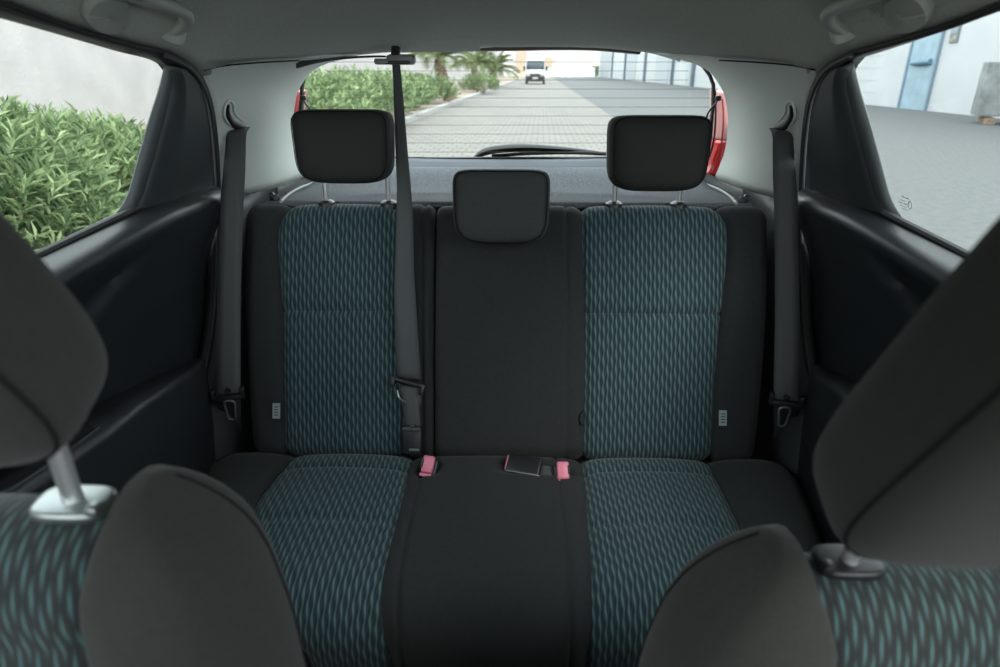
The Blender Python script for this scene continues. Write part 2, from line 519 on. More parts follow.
# ---- rear doors
belt_line = [side_pt(118, 216, -.004), side_pt(70, 238.5, -.004), side_pt(20, 262, -.004)]
bl_f = ext_front(belt_line[0], belt_line[2], .22)
XT = [(.40, -.655), (.60, -.652), (.75, -.652), (.85, -.645), (.92, -.632), (.955, -.622), (.982, -.616), (.997, -.619), (1.006, -.634), (1.013, -.654), (1.020, -.674)]
def Dz(z):
    rows = sorted((p.z, p.y) for p in D_curve)
    return table(rows, z)
crease = [P(*q, x=-.636) for q in ((160, 226), (152, 236), (144, 262), (122, 300), (90, 326), (40, 345))]
CREASE = sorted((p.z, p.y) for p in crease)
def door(side, n_, lab):
    e = empty('door_%d' % n_, (side * .64, .8, .42), kind='structure', label='black grained rear door trim on the %s side of the cabin' % lab)
    # panel
    rows = []
    zs = [.40, .48, .56, .62, .66, .69, .72, .74, .76, .78, .80, .82, .84, .855, .87, .885, .90, .91, .92, .93, .94, .95, .96, .97, .98, .99, .998, 1.006, 1.012, 1.017, 1.020]
    for z in zs:
        r = []
        ye = Dz(z) - .022
        for j in range(61):
            y = lerp(.22, ye, j / 60)
            x = smooth_table(XT, z, .005)
            # scooped front field bounded by the crease
            cy = smooth_table(CREASE, z, .03)
            dep = .014 * sstep(-.035, .05, cy - y) * sstep(.99, .93, z)
            # top pad flows up into the window ledge
            k = sstep(ye - .07, ye, y)
            x += -dep - .014 * k
            dz = (bl_f.z - 1.020) + (belt_line[0].z - bl_f.z) * clamp((y - .22) / (belt_line[0].y - .22), 0, 1.12)
            r.append((x, y, z + dz * sstep(.6, 1.02, z)))
        rows.append(r)
    m = MB(); m.grid(rows)
    obj('door_panel', sided(m, side), M['vinyl'], e, thick=.004, offset=0)
    # armrest with lower bulge
    rows = []
    for j in range(34):
        y = lerp(.22, 1.225, j / 33)
        zt = table([(.22, .80), (.6, .785), (.89, .755), (1.05, .725), (1.15, .702), (1.225, .682)], y)
        w = table([(.22, .090), (.8, .088), (.95, .076), (1.08, .056), (1.17, .034), (1.225, .014)], y)
        xo = -.66
        r = [(xo, y, zt - .002)]
        xi = -.655 + w
        for k in range(6):
            a = PI / 2 * k / 5
            r.append((xi - .010 + .010 * math.sin(a), y, zt - .010 + .010 * math.cos(a)))
        r += [(xi - .002, y, zt - .06), (xi - .004, y, zt - .16), (xi - .012, y, .40)]
        rows.append(r)
    m = MB(); m.grid(rows)
    obj('armrest', sided(m, side), M['arm'], e, thick=.003)
    # pull pocket: flat dark plate on the armrest painting its shade
    q = [P(100, 427, z=.757), P(112, 432, z=.757), P(92, 458, z=.757), P(70, 475, z=.757), P(60, 470, z=.757), P(78, 437, z=.757)]
    pk = [Vector((clamp(p.x, -.652, -.608), p.y, .0)) for p in q]
    def top_z(y): return table([(.22, .80), (.6, .785), (.89, .755), (1.05, .725)], y)
    y1 = P(120, 428, z=.762).y; y0 = y1 - .20
    loop = [(-.636, y0), (-.588, y0), (-.588, y1 - .02), (-.602, y1), (-.636, y1)]
    ring = spline([(x, y, 0) for x, y in loop], 32, True)
    m = MB(); m.tube([Vector((p.x, p.y, top_z(p.y) + .0005)) for p in ring], .0022, 8, True)
    obj('pocket_rim', sided(m, side), M['plastic'], e)
    m = MB(); m.add([Vector((p.x, p.y, top_z(p.y) + .0008)) for p in ring], [tuple(range(32))])
    obj('pocket_shade', sided(m, side), M['seam'], e, thick=.001)
    ln = [P(*q, x=-.569) for q in ((134, 431), (118, 447), (97, 466))]
    m = MB(); m.tube([Vector((-.5695, p.y, p.z)) for p in ln], .0012, 6)
    obj('armrest_line', sided(m, side), M['plastic'], e)
    # window frame: band along the top, then down behind the glass
    top_out = spline(H_top + [side_pt(196, 80)], 40)
    wt = [side_pt(*q, -.008) for q in ((0, 15.5), (70, 35.5), (130, 53), (168, 64))]
    wt = [ext_front(wt[1], wt[0], .22)] + wt + [side_pt(181, 84, -.002)]
    if side > 0:
        def rpt(px, py, off):
            q = P(px, py, pl=(Vector((-1, 0, -.36)), -.655 - .36 * 1.02 + off)); return Vector((-q.x, q.y, q.z))
        wt = [rpt(*q, -.008) for q in ((1000, 7), (955, 23.5), (900, 43), (866, 54.5), (850, 60.5))]
        wt = [ext_front(wt[1], wt[0], .22)] + wt + [rpt(840, 78, -.002)]
    top_in = spline(wt, 40)
    rows = []
    for a, b in zip(top_out, top_in):
        rows.append([a + Vector((-.012, 0, .010)), a.lerp(b, .15), a.lerp(b, .5) + Vector((.003, 0, 0)), b, b + Vector((-.02, 0, .004))])
    m = MB(); m.grid(rows)
    obj('window_frame', sided(m, side), M['black'], e, thick=.003)
    # quarter sail between glass and seal
    Lc = spline([side_pt(*q, -.006) for q in ((167, 66), (170, 80), (166, 103), (154, 148), (141, 190), (131, 217))], 24)
    Rc = spline([side_pt(*q, -.002) for q in ((178, 68), (193, 86), (202, 118), (206, 155), (207, 185), (207, 211))], 24)
    rows = []
    for i, (a, b) in enumerate(zip(Lc, Rc)):
        r = []
        for k in range(14):
            q = k / 13
            r.append(a.lerp(b, q) + Vector((1, 0, -.1)) * (.016 * min(1, q * 3.2) ** .6 * (1 - .25 * q)))
        rows.append(r)
    m = MB(); m.grid(rows)
    obj('sail_panel', sided(m, side), M['plastic'], e, thick=.003)
    # grey glazing rubber in front of the sail
    Wc = spline([side_pt(*q, -.014) for q in ((165, 63), (159, 88), (149, 120), (139, 155), (128, 193), (117, 213))], 24)
    Wd = spline([side_pt(*q, -.004) for q in ((173, 66), (172, 90), (165, 122), (154, 157), (143, 192), (134, 215))], 24)
    m = MB(); m.grid([[a, a.lerp(b, .5) + Vector((.004, 0, 0)), b] for a, b in zip(Wc, Wd)])
    obj('glazing_rubber', sided(m, side), M['grey_rubber'], e, thick=.003)
    # waist seal along the bottom of the glass
    wl = [side_pt(134, 209, -.002), side_pt(118, 217, -.002), side_pt(70, 240, -.002), side_pt(20, 264, -.002)]
    wl.append(ext_front(wl[1], wl[3], .22))
    wl = spline(wl, 30)
    m = MB(); m.tube(wl, .0065, 8)
    obj('waist_seal', sided(m, side), M['rubber'], e)
    # door weatherstrip round the whole opening
    m = MB(); m.tube([p + Vector((.003, 0, 0)) for p in spline(SEAL, 90)], [.0055 + .006 * sstep(28, 48, i) for i in range(90)], 12)
    obj('weatherstrip', sided(m, side), M['rubber'], e)
    m = MB(); m.tube([p + Vector((.012, -.012, -.004)) for p in spline(SEAL[5:], 70)], .0045, 8)
    obj('seal_lip', sided(m, side), M['plastic'], e)
    return e
door(-1, 1, 'left')
door(1, 2, 'right')

def side_window(side, n_, lab):
    e = empty('window_%d' % n_, (side * .65, .7, 1.02), kind='structure', label='%s rear door window, clear glass' % lab)
    a = [side_pt(185, 50, -.016), side_pt(140, 222, -.016)]
    t0, t1 = ext_front(side_pt(0, 0, -.016), side_pt(165, 45, -.016), .22), a[0]
    b0, b1 = ext_front(side_pt(118, 226, -.016), side_pt(20, 272, -.016), .22), a[1]
    m = MB(); m.grid([[t0.lerp(t1, k / 8) for k in range(9)], [b0.lerp(b1, k / 8) for k in range(9)]])
    obj('pane', sided(m, side), M['glass'], e)
    if side > 0:
        # small etched maker's marking near the lower rear corner (right window only)
        def sp(px, py):
            q = P(px, py, pl=(Vector((-1, 0, -.36)), -.655 - .36 * 1.02 - .016 + .0022))
            return q
        m = MB()
        for (x0, y0, x1, y1, r) in ((902, 196, 909.5, 199, .0009), (900, 199.5, 907, 202, .0005), (899, 201.5, 902.5, 203, .0009), (904, 203.5, 907, 204.8, .0009),
                                    (900, 205, 906.5, 207.5, .0005), (902.5, 208, 909, 211, .0005)):
            m.tube([sp(x0, y0), sp(x1, y1)], r, 6)
        m.tube([sp(910 + 1.8 * math.cos(k * PI / 8), 205 + 4 * math.sin(k * PI / 8)) for k in range(16)], .0007, 6, True)
        obj('glass_marking', m, M['mark'], e)
side_window(-1, 1, 'left')
side_window(1, 2, 'right')

# ---- outer body: lower sides, back and floor close the cabin
for nm, side in (('wall_left', -1), ('wall_right', 1)):
    m = MB()
    m.rbox((side * .715, .62, .58), (.06, 3.0, .80), .01)
    m.rbox((side * .665, .19, 1.12), (.06, .09, .36), .01)
    o = obj(nm, m, M['rubber']); tag(o, 'car body below the %s window line' % nm[5:], kind='structure')
m = MB(); m.rbox((0, 2.02, .56), (1.4, .06, .76), .01)
o = obj('wall_back', m, M['rubber']); tag(o, 'lower tailgate of the car under the rear glass', kind='structure')
m = MB(); m.rbox((0, .6, .15), (1.46, 3.0, .05), .01)
o = obj('floor', m, M['floor']); tag(o, 'black carpeted cabin floor', kind='structure')
m = MB(); m.rbox((0, .0, .43), (.19, .80, .52), .03, 3)  # unseen console block, added to keep front light off the rear cushion
obj('console_blocker', m, M['plastic'], o)

m = MB()  # dashboard and bulkhead behind the view, added to block low light
m.rbox((0, -.95, .55), (1.42, .10, .80), .02)
prof = [(-.95, .97), (-.80, .985), (-.66, .96), (-.60, .90), (-.60, .82), (-.66, .72), (-.72, .60), (-.74, .45)]
m.grid([[(x, y - .04 * (x / .7) ** 2, z) for x in (-.69, -.5, -.25, 0, .25, .5, .69)] for y, z in prof])
o = obj('wall_front', m, M['plastic']); tag(o, 'dashboard and bulkhead at the front of the cabin', kind='structure')

# ---- tailgate: glass, frame, inner trim
GB, GT = 1.885, 1.735
def gl_pt(px, py, off=0.):
    a = P(500, 159, y=GB); b = P(500, 46, y=GT)
    n = Vector((0, b.z - a.z, -(b.y - a.y))).normalized()
    return P(px, py, pl=(n, n.dot(a) + off))
g_px = [(420, 157), (360, 155), (322, 153), (309, 141), (304, 118), (303.5, 97), (306, 77), (324, 60), (365, 50), (420, 47), (500, 46), (580, 46), (640, 49), (688, 58),
        (709, 77), (712, 97), (710, 118), (706, 138), (694, 152), (650, 155), (590, 157), (540, 157), (500, 157)]
g_loop = spline([gl_pt(*q) for q in g_px], 90, True)
e = empty('window_3', (0, 1.8, 1.0), kind='structure', label='rear tailgate window with fine heating lines')
m = MB(); m.add(g_loop, [tuple(range(len(g_loop)))])
obj('pane', m, M['glass'], e, smooth=False)
m = MB()
for k in range(11):
    py = 62 + k * 9.0
    a, b = gl_pt(304 if py > 85 else 330, py, -.002), gl_pt(712 if py > 85 else 688, py, -.002)
    m.tube([a.lerp(b, i / 6) for i in range(7)], .00055, 5)
obj('heating_lines', m, M['wire'], e)
m = MB()
cen = sum(g_loop, Vector()) / len(g_loop)
rows = [[p, p + (p - cen).normalized() * .002 + Vector((0, -.008, 0)), p + (p - cen).normalized() * .006 + Vector((0, -.008, 0)), p + (p - cen).normalized() * .008 + Vector((0, .02, 0))] for p in g_loop + g_loop[:1]]
m.grid(rows)
obj('rubber_frame', m, M['rubber'], e, thick=.002)
e = empty('door_3', (0, 1.86, .9), kind='structure', label='tailgate inner trim below and above the rear glass')
m = MB()
rows = []
for k in range(41):
    px = lerp(322, 692, k / 40)
    bow = ((px - 505) / 190) ** 2
    dip = 0
    a = P(px, 160.5 - 5 * bow, y=1.878)
    rows.append([a + Vector((0, .01, .002)), a + Vector((0, -.004, .002)), a + Vector((0, -.014, -.006)), P(px, 171.5 - 3 * bow, y=1.845), P(px, 174 - 3 * bow, y=1.85), P(px, 176 - 3 * bow, y=1.86) + Vector((0, 0, -.2))])
m.grid(rows)
obj('lower_trim', m, M['tailgate'], e, thick=.004)
m = MB()
up = spline([P(*q, y=1.72) for q in ((400, 51.5), (440, 50.5), (500, 50), (560, 49), (600, 49.8), (640, 53.5))], 30)
m.grid([[p + Vector((0, -.02, .016)), p + Vector((0, -.005, 0)), p + Vector((0, .03, -.001)), p + Vector((0, .035, .03))] for p in up])
obj('upper_trim', m, mat('brown black trim', (.035, .025, .02), .5), e, thick=.003)
# red body edge seen outside the glass
for side in (-1, 1):
    m = MB()
    ed = spline([P(*q, y=1.95) for q in ((299, 90), (296.5, 98), (294, 118), (296, 140), (302, 160))], 20)
    m.grid([[p + Vector((-.10, .02, 0)), p + Vector((-.03, -.005, 0)), p + Vector((.004, 0, 0)), p + Vector((.010, .02, 0))] for p in ed])
    obj('body_edge', sided(m, side), M['darkred'], e, thick=.004)

# ---- tail lamps
for side, lab in ((-1, 'left'), (1, 'right')):
    t_ = empty('tail_lamp', (side * .64, 1.93, .95), 'red and pink tail lamp seen past the %s edge of the rear glass' % lab, 'tail lamp', 'tail lamps')
    inn = spline([P(*q, y=1.90) for q in ((715, 90), (715, 115), (713, 140), (707, 160), (700, 174))], 24)
    out = spline([P(*q, y=1.86) for q in ((727, 92), (731, 115), (730, 140), (725, 160), (714, 176))], 24)
    if side < 0: inn = [a.lerp(b, .45) for a, b in zip(inn, out)]
    def lens(i0, i1):
        rows = []
        for a, b in list(zip(inn, out))[i0:i1]:
            rows.append([a + Vector((.0, .05, 0))] + [a.lerp(b, k / 8) + Vector((0, -.014 * math.sin(PI * k / 8), 0)) for k in range(9)] + [b + Vector((.01, .05, 0))])
        m = MB(); m.grid(rows); return m if side > 0 else mirx(m)
    obj('reversing_lens', lens(0, 14), M['pinklens'] if side > 0 else M['darkred'], t_, thick=.003, label='pale pink upper lens' if side > 0 else None)
    obj('brake_lens', lens(13, 24), M['red'], t_, thick=.003, label='bright red lower lens')
    ln = MB(); ln.tube([a.lerp(b, .42) + Vector((0, -.016, 0)) for a, b in zip(inn, out)][2:22], .0022, 6)
    obj('lens_divider', ln if side > 0 else mirx(ln), M['darkred'], t_)
    ln = MB(); ln.tube([a + Vector((0, -.006, 0)) for a in inn], .003, 6)
    obj('lens_edge', ln if side > 0 else mirx(ln), M['black'], t_)
    m = MB(); rows = [[a.lerp(b, -.1) + Vector((0, .012, -.002)), a.lerp(b, 1.1) + Vector((0, .012, -.002))] for a, b in zip(inn, out)]
    m.grid(rows)
    obj('lamp_housing', m if side > 0 else mirx(m), M['black'], t_, thick=.01)

# ---- rear wiper outside the glass
w = empty('rear_wiper', P(505, 157, y=1.93), 'black rear wiper resting along the bottom edge of the rear glass', 'wiper')
m = MB()
arm = spline([gl_pt(*q, -.03 + .065) for q in ((474, 158), (489, 150.5), (522, 147.5), (560, 149), (590, 151.5), (606, 153.5))], 40)
m.tube(arm, [table([(0, .010), (.10, .024), (.3, .026), (.7, .016), (1, .006)], i / 39) for i in range(40)], 10, flat=.5)
obj('wiper_arm', m, M['black'], w)
m = MB(); bl = spline([gl_pt(*q, .02) for q in ((492, 156), (530, 153.5), (570, 152.7), (606, 154))], 24)
m.tube(bl, .005, 8)
obj('wiper_blade', m, M['rubber'], w)
m = MB(); m.tube([bl[3], bl[10] + Vector((0, .012, .008)), bl[20]], .0018, 6)
obj('blade_bridge', m, M['satin'], w)

# ---- parcel shelf
ps = empty('parcel_shelf', (0, 1.62, .95), 'speckled grey felt parcel shelf behind the rear seats', 'parcel shelf')
SHZ = .957
m = MB()
rows = []
for i in range(22):
    r = []
    y = lerp(1.478, 1.835, i / 21)
    hw = lerp(.56, .50, i / 21)
    for j in range(41):
        u = 2 * j / 40 - 1
        x = u * hw
        z = SHZ + .032 * sstep(1.66, 1.83, y) + .006 * math.exp(-((y - 1.60 + .08 * (x / .5) ** 2) / .012) ** 2) * sstep(.42, .30, abs(x))
        r.append((x, y, z))
    rows.append(r)
m.grid(rows)
obj('shelf_board', m, M['carpet'], ps, thick=.012, offset=-1)
for side in (-1, 1):
    m = MB()
    bar = spline([P(*q, z=SHZ + .014) for q in ((281, 201.5), (288, 195), (300, 188), (315, 182.5))], 20)
    m.tube(bar, .0036, 10)
    obj('side_rail', sided(m, side), M['handle'], ps)
    m = MB()
    kn = P(275, 200, z=SHZ + .012)
    m.rbox(kn, (.022, .018, .026), .005); m.tube([kn, kn + Vector((-.01, .01, .012))], .007, 8)
    obj('hinge_pin', sided(m, side), M['black'], ps)
    m = MB()
    ch = [gl_pt(302, 96, -.02), gl_pt(305, 103, -.035), gl_pt(310, 109, -.05), gl_pt(314, 118, -.06), gl_pt(322, 155, -.06)]
    m.tube(spline(ch, 24), .0026, 8)
    k = gl_pt(303, 98, -.022); m.rbox(k, (.016, .012, .014), .004)
    obj('lifting_cord', sided(m, side), M['black'], ps)

# ================================================================== REAR SEATS
BA = R(22)
SO = Vector((0, 1.425, .978))
SD = Vector((0, -math.sin(BA), -math.cos(BA)))
SN = Vector((0, -math.cos(BA), math.sin(BA)))
SLEN, SR = .575, .04
def back_xs(px, py):
    q = P(px, py, pl=(SN, SN.dot(SO)))
    return q.x, (q - SO).dot(SD)
def S(x, s, n):
    if s < SR:
        a = (SR - s) / SR
        ex = 0
        if a > PI / 2: ex = (a - PI / 2) * SR; a = PI / 2
        sl, nl = SR - (SR + n) * math.sin(a), -SR + (SR + n) * math.cos(a) - ex
    elif s > SLEN - SR:
        a = min((s - SLEN + SR) / SR, PI / 2)
        sl, nl = SLEN - SR + (SR + n) * math.sin(a), -SR + (SR + n) * math.cos(a)
    else:
        sl, nl = s, n
    return SO + Vector((x, 0, 0)) + SD * sl + SN * nl
S0, S1 = SR - SR * PI / 2 - .05, SLEN + .02
def edge_fn(pxs):
    rows = sorted((back_xs(*q)[1], back_xs(*q)[0]) for q in pxs)
    return lambda s: smooth_table(rows, s, .03)
def back_panel(xl, xr, outl=0., outr=0., bulge=.006, seams=(), vseams=(), g=.010, nu=34, nv=70, uvo=0., crown=0.):
    rows, uvs = [], []
    for i in range(nv + 1):
        s = lerp(S0, S1, i / nv)
        a, b = xl(s), xr(s)
        r, u = [], []
        ks = [0.] + [.5 - .5 * math.cos(PI * k / nu) for k in range(nu + 1)] + [1.]
        for idx, k in enumerate(ks):
            x = lerp(a, b, k)
            dl, dr = x - a, b - x
            n = bulge * math.sin(PI * clamp(k)) ** .5 if 0 < k < 1 else 0
            n += crown * (k - .5)
            for d, Rr in ((dl, outl), (dr, outr)):
                if Rr:
                    if d < Rr: n -= Rr - math.sqrt(max(0, Rr * Rr - (Rr - d) ** 2))
                else:
                    n -= g * math.exp(-(max(d, 0) / .010) ** 1.3)
            for sf in seams:
                n -= .009 * math.exp(-((s - sf(x)) / .006) ** 2)
            for vf in vseams:
                n -= .0055 * math.exp(-((x - vf(s)) / .004) ** 2)
            n += .012 * math.sin(PI * clamp(s / SLEN)) - .002
            if idx == 0 or idx == len(ks) - 1: n = -.035
            r.append(S(x, s, max(n, -.036))); u.append((x + uvo, s))
        rows.append(r); uvs.append(u)
    m = MB(); m.grid(rows, uv=uvs)
    return m
fL0 = edge_fn(((242, 207), (243, 300), (247, 400), (250, 450)))
fL1 = edge_fn(((287, 207), (281, 214), (277, 226), (277, 245), (281, 290), (284, 320), (284, 450)))
fL2 = edge_fn(((397, 207), (399, 300), (404, 400), (407, 450)))
fL3 = edge_fn(((433.5, 207), (433, 300), (432.5, 450)))
fR0 = edge_fn(((436, 207), (435.5, 300), (434.5, 450)))
fR1 = edge_fn(((583, 207), (582, 230), (585, 310), (584, 450)))
fR2 = edge_fn(((719, 207), (726, 216), (729, 232), (727, 262), (721, 310), (715, 370), (712, 455)))
fR3 = edge_fn(((771, 207), (769, 300), (763, 400), (758, 450)))
sL = back_xs(340, 310)[1]; sR = back_xs(650, 313)[1]
hseamL = lambda x: sL
hseamR = lambda x: sR

narrow = empty('folding_bench', (-.30, 1.25, .47), 'narrow rear seat back with teal woven panel, behind the belt hanging from the roof', 'rear seat', 'rear seat backs')
obj('outer_bolster', back_panel(fL0, fL1, outl=.03), M['cloth'], narrow)
obj('woven_panel', back_panel(fL1, fL2, seams=(hseamL,)), M['teal'], narrow)
vsL = edge_fn(((423, 207), (423, 450)))
obj('inner_bolster', back_panel(fL2, fL3, outr=.014, vseams=(vsL,)), M['cloth'], narrow)
wide = empty('folding_bench', (.15, 1.25, .47), 'wide rear seat back with plain centre panel and teal woven panel on one side', 'rear seat', 'rear seat backs')
vs1 = edge_fn(((567, 207), (567, 300), (566, 450)))
obj('centre_panel', back_panel(fR0, fR1, outl=.014, vseams=(vs1,), nu=60), M['cloth'], wide)
obj('woven_panel', back_panel(fR1, fR2, seams=(hseamR,)), M['teal'], wide)
obj('outer_bolster', back_panel(fR2, fR3, outr=.03), M['cloth'], wide)
def seat_shell(x0, x1, parent):
    m = MB()
    ctr = SO + SD * (SLEN / 2 + .005) + SN * (-.085) + Vector(((x0 + x1) / 2, 0, 0))
    Rm = Matrix.Rotation(BA, 3, 'X').transposed()
    m.rbox(ctr, (x1 - x0, .09, SLEN - .05), .02, 3, Rm)
    obj('rear_shell', m, M['carpet'], parent)
seat_shell(fL0(.3) + .012, fL3(.3) - .003, narrow)
seat_shell(fR0(.3) + .003, fR3(.3) - .012, wide)
def label_tag(px, py, parent, flip):
    x, s = back_xs(px, py)
    c = S(x, s, .016)
    Fr = Matrix((Vector((1, 0, 0)), SD, SN)).transposed()
    m = MB(); m.rbox(c, (.017, .034, .0022), .0006, 1, Fr)
    o = obj('label_tag', m, M['tagc'], parent, label='small grey cloth label')
    m = MB()
    for k in range(4):
        m.rbox(c + SN * .0014 + SD * (-.009 + .006 * k), (.009, .0022, .0006), 0, 1, Fr)
    obj('label_print', m, M['tagt'], o)
m = MB(); m.tube(spline([S(*back_xs(*q), .006) for q in ((583.5, 411), (580.5, 414), (580, 421), (583, 425))], 14), .0035, 8, flat=.6)
obj('release_loop', m, M['black'], wide, label='small black fabric loop')
label_tag(279, 410, narrow, 1)
label_tag(720.5, 417, wide, 0)

def rear_headrest(parent, l, r, t, b, y, dep, lean, m_cover, posts, name='headrest', taper=1.06, pb=4.2):
    cx0 = P((l + r) / 2, (t + b) / 2, y=y)
    hw = (P(r, (t + b) / 2, y=y).x - P(l, (t + b) / 2, y=y).x) / 2
    hh = (P((l + r) / 2, t, y=y).z - P((l + r) / 2, b, y=y).z) / 2
    v, f = puffy(hw, hh, dep, 7.5, pb, 3.6, taper, 18)
    T = Matrix.Translation(cx0 + Vector((0, dep * .6, 0))) @ Matrix.Rotation(lean, 4, 'X')
    m = MB(); m.add(v, f, None, 0, T)
    o = obj(name, m, m_cover, parent)
    m = MB(); m.tube([T @ p for p in outline_loop(hw, hh, dep, -.80, .935, 7.5, pb, taper)], .0012, 6, True)
    obj('seam', m, M['seam'], o)
    for px, (pt, pbm) in posts:
        top = P(px, pt, y=1.452); bot = P(px, pbm, y=1.452); bot.x = top.x; bot.z = min(bot.z, .972)
        m = MB(); m.tube([bot, bot.lerp(top, .5), top + Vector((0, 0, .03))], .0058, 12)
        obj('post', m, M['chrome'], o, label='chromed headrest post')
        m = MB()
        m.tube([Vector((bot.x, 1.452, .960)), Vector((bot.x, 1.452, .974)), Vector((bot.x, 1.452, .979))], [.021, .019, .011], 18)
        obj('post_guide', m, M['black'], o, label='black post guide')
rear_headrest(narrow, 294, 389, 111, 186, 1.39, .058, R(-4), M['head'], ((324.5, (182, 206)), (387.5, (182, 206))))
rear_headrest(wide, 611, 709, 117, 194, 1.39, .058, R(-4), M['head'], ((615, (188, 206)), (680.5, (188, 206))))
rear_headrest(wide, 453, 549, 172, 246, 1.345, .036, R(-10), M['head2'], (), taper=1.03, pb=4.0)

# ---- rear cushion
CZ = .465
QB = 1.215
FR = .085
QL = .372
def Cs(x, q, n):
    """q runs from the fold towards the front edge, then rolls down"""
    z = CZ
    if q < QL: return Vector((x, QB - q, z + n))
    AM = R(100)
    a = min((q - QL) / FR, AM)
    ex = max(0, q - QL - FR * AM)
    y = QB - QL - (FR + n) * math.sin(a) + ex * -math.cos(AM)
    return Vector((x, y, z - FR + (FR + n) * math.cos(a) - ex * math.sin(AM)))
def cq(px, py):
    p = P(px, py, z=CZ); return p.x, QB - p.y
def cedge(pxs):
    rows = sorted((cq(*q)[1], cq(*q)[0]) for q in pxs)
    return lambda q: smooth_table(rows, q, .025)
def cush_panel(xl, xr, outl=0., outr=0., seams=(), vseams=(), nu=34, nv=80, bulge=.010, q0=-.05, slit=None):
    rows, uvs = [], []
    q1 = QL + FR * PI / 2 + .24
    for i in range(nv + 1):
        q = lerp(q0, q1, i / nv)
        a, b = xl(q), xr(q)
        r, u = [], []
        ks = [0.] + [.5 - .5 * math.cos(PI * k / nu) for k in range(nu + 1)] + [1.]
        for idx, k in enumerate(ks):
            x = lerp(a, b, k)
            n = bulge * math.sin(PI * clamp(k)) ** .6 if 0 < k < 1 else 0
            for d, Rr in ((x - a, outl), (b - x, outr)):
                if Rr:
                    if d < Rr: n -= Rr - math.sqrt(max(0, Rr * Rr - (Rr - d) ** 2))
                else: n -= .010 * math.exp(-(max(d, 0) / .012) ** 1.3)
            for sf in seams: n -= .005 * math.exp(-((q - sf(x)) / .006) ** 2)
            for vf in vseams: n -= .0055 * math.exp(-((x - vf(q)) / .004) ** 2)
            n += .012 * math.sin(PI * clamp(q / .5)) - .045 * sstep(.04, -.045, q)
            if slit: n -= slit(x, q)
            if idx == 0 or idx == len(ks) - 1: n = -.05
            r.append(Cs(x, q, n)); u.append((x, q))
        rows.append(r); uvs.append(u)
    m = MB(); m.grid(rows, uv=uvs)
    return m
cL0 = cedge(((228, 452), (202, 462), (194, 475), (188, 495), (178, 560), (170, 660)))
cL1 = cedge(((290, 460), (277, 475), (255, 506), (252, 525), (254, 560), (262, 600), (285, 640)))
cL2 = cedge(((411, 460), (405, 490), (396, 525), (384, 570), (378, 610), (377, 640)))
cR1 = cedge(((582, 460), (585, 490), (588, 530), (591, 570), (593, 610), (595, 640)))
cR2 = cedge(((709, 460), (717, 478), (731, 510), (742, 535), (748, 570), (745, 610), (740, 640)))
cR3 = cedge(((775, 457), (795, 466), (808, 482), (822, 520), (838, 570), (850, 640)))
cush = empty('rear_seat_cushion', (0, .95, .20), 'rear bench cushion with two teal woven places and plain black middle', 'seat cushion')
q1 = cq(330, 471)[1]; q2 = cq(330, 526)[1]
seamA, seamB = (lambda x: q1), (lambda x: q2)
obj('outer_bolster', cush_panel(cL0, cL1, outl=.05), M['cloth'], cush)
obj('woven_panel', cush_panel(cL1, cL2, seams=(seamA, seamB)), M['teal'], cush)
vA = cedge(((424, 465), (412, 520), (399, 585), (394, 640)))
vB = cedge(((556, 465), (562, 520), (571, 590), (576, 650)))
def slit_fn(cs):
    def f(x, q):
        return sum(.022 * math.exp(-((x - cx_) / wx) ** 4 - ((q - cq_) / wq) ** 4) for cx_, cq_, wx, wq in cs)
    return f
sl = []
for (px, py, wx, wq) in ((428, 470, .022, .030), (540, 472, .075, .022)):
    a, b = cq(px, py); sl.append((a, b, wx, wq))
obj('centre_panel', cush_panel(cL2, cR1, vseams=(vA, vB), nu=90, nv=110, slit=slit_fn(sl)), M['cloth'], cush)
obj('woven_panel', cush_panel(cR1, cR2, seams=(seamA, seamB)), M['teal'], cush)
obj('outer_bolster', cush_panel(cR2, cR3, outr=.05), M['cloth'], cush)
m = MB(); m.rbox((0, 1.05, .30), (1.10, .26, .24), .03)
obj('cushion_base', m, M['floor'], cush)

# ================================================================== BELTS AND BUCKLES
def ribbon(path, widths, wdir, mat_, parent, name='webbing', n=40, th=.0016):
    pts = spline(path, n)
    rows = []
    for i, p in enumerate(pts):
        k = i / (n - 1)
        w = table(widths, k)
        d = wdir(k)
        rows.append([p - d * w / 2, p - d * w / 6 , p + d * w / 6, p + d * w / 2])
    m = MB(); m.grid(rows)
    return obj(name, m, mat_, parent, thick=th)

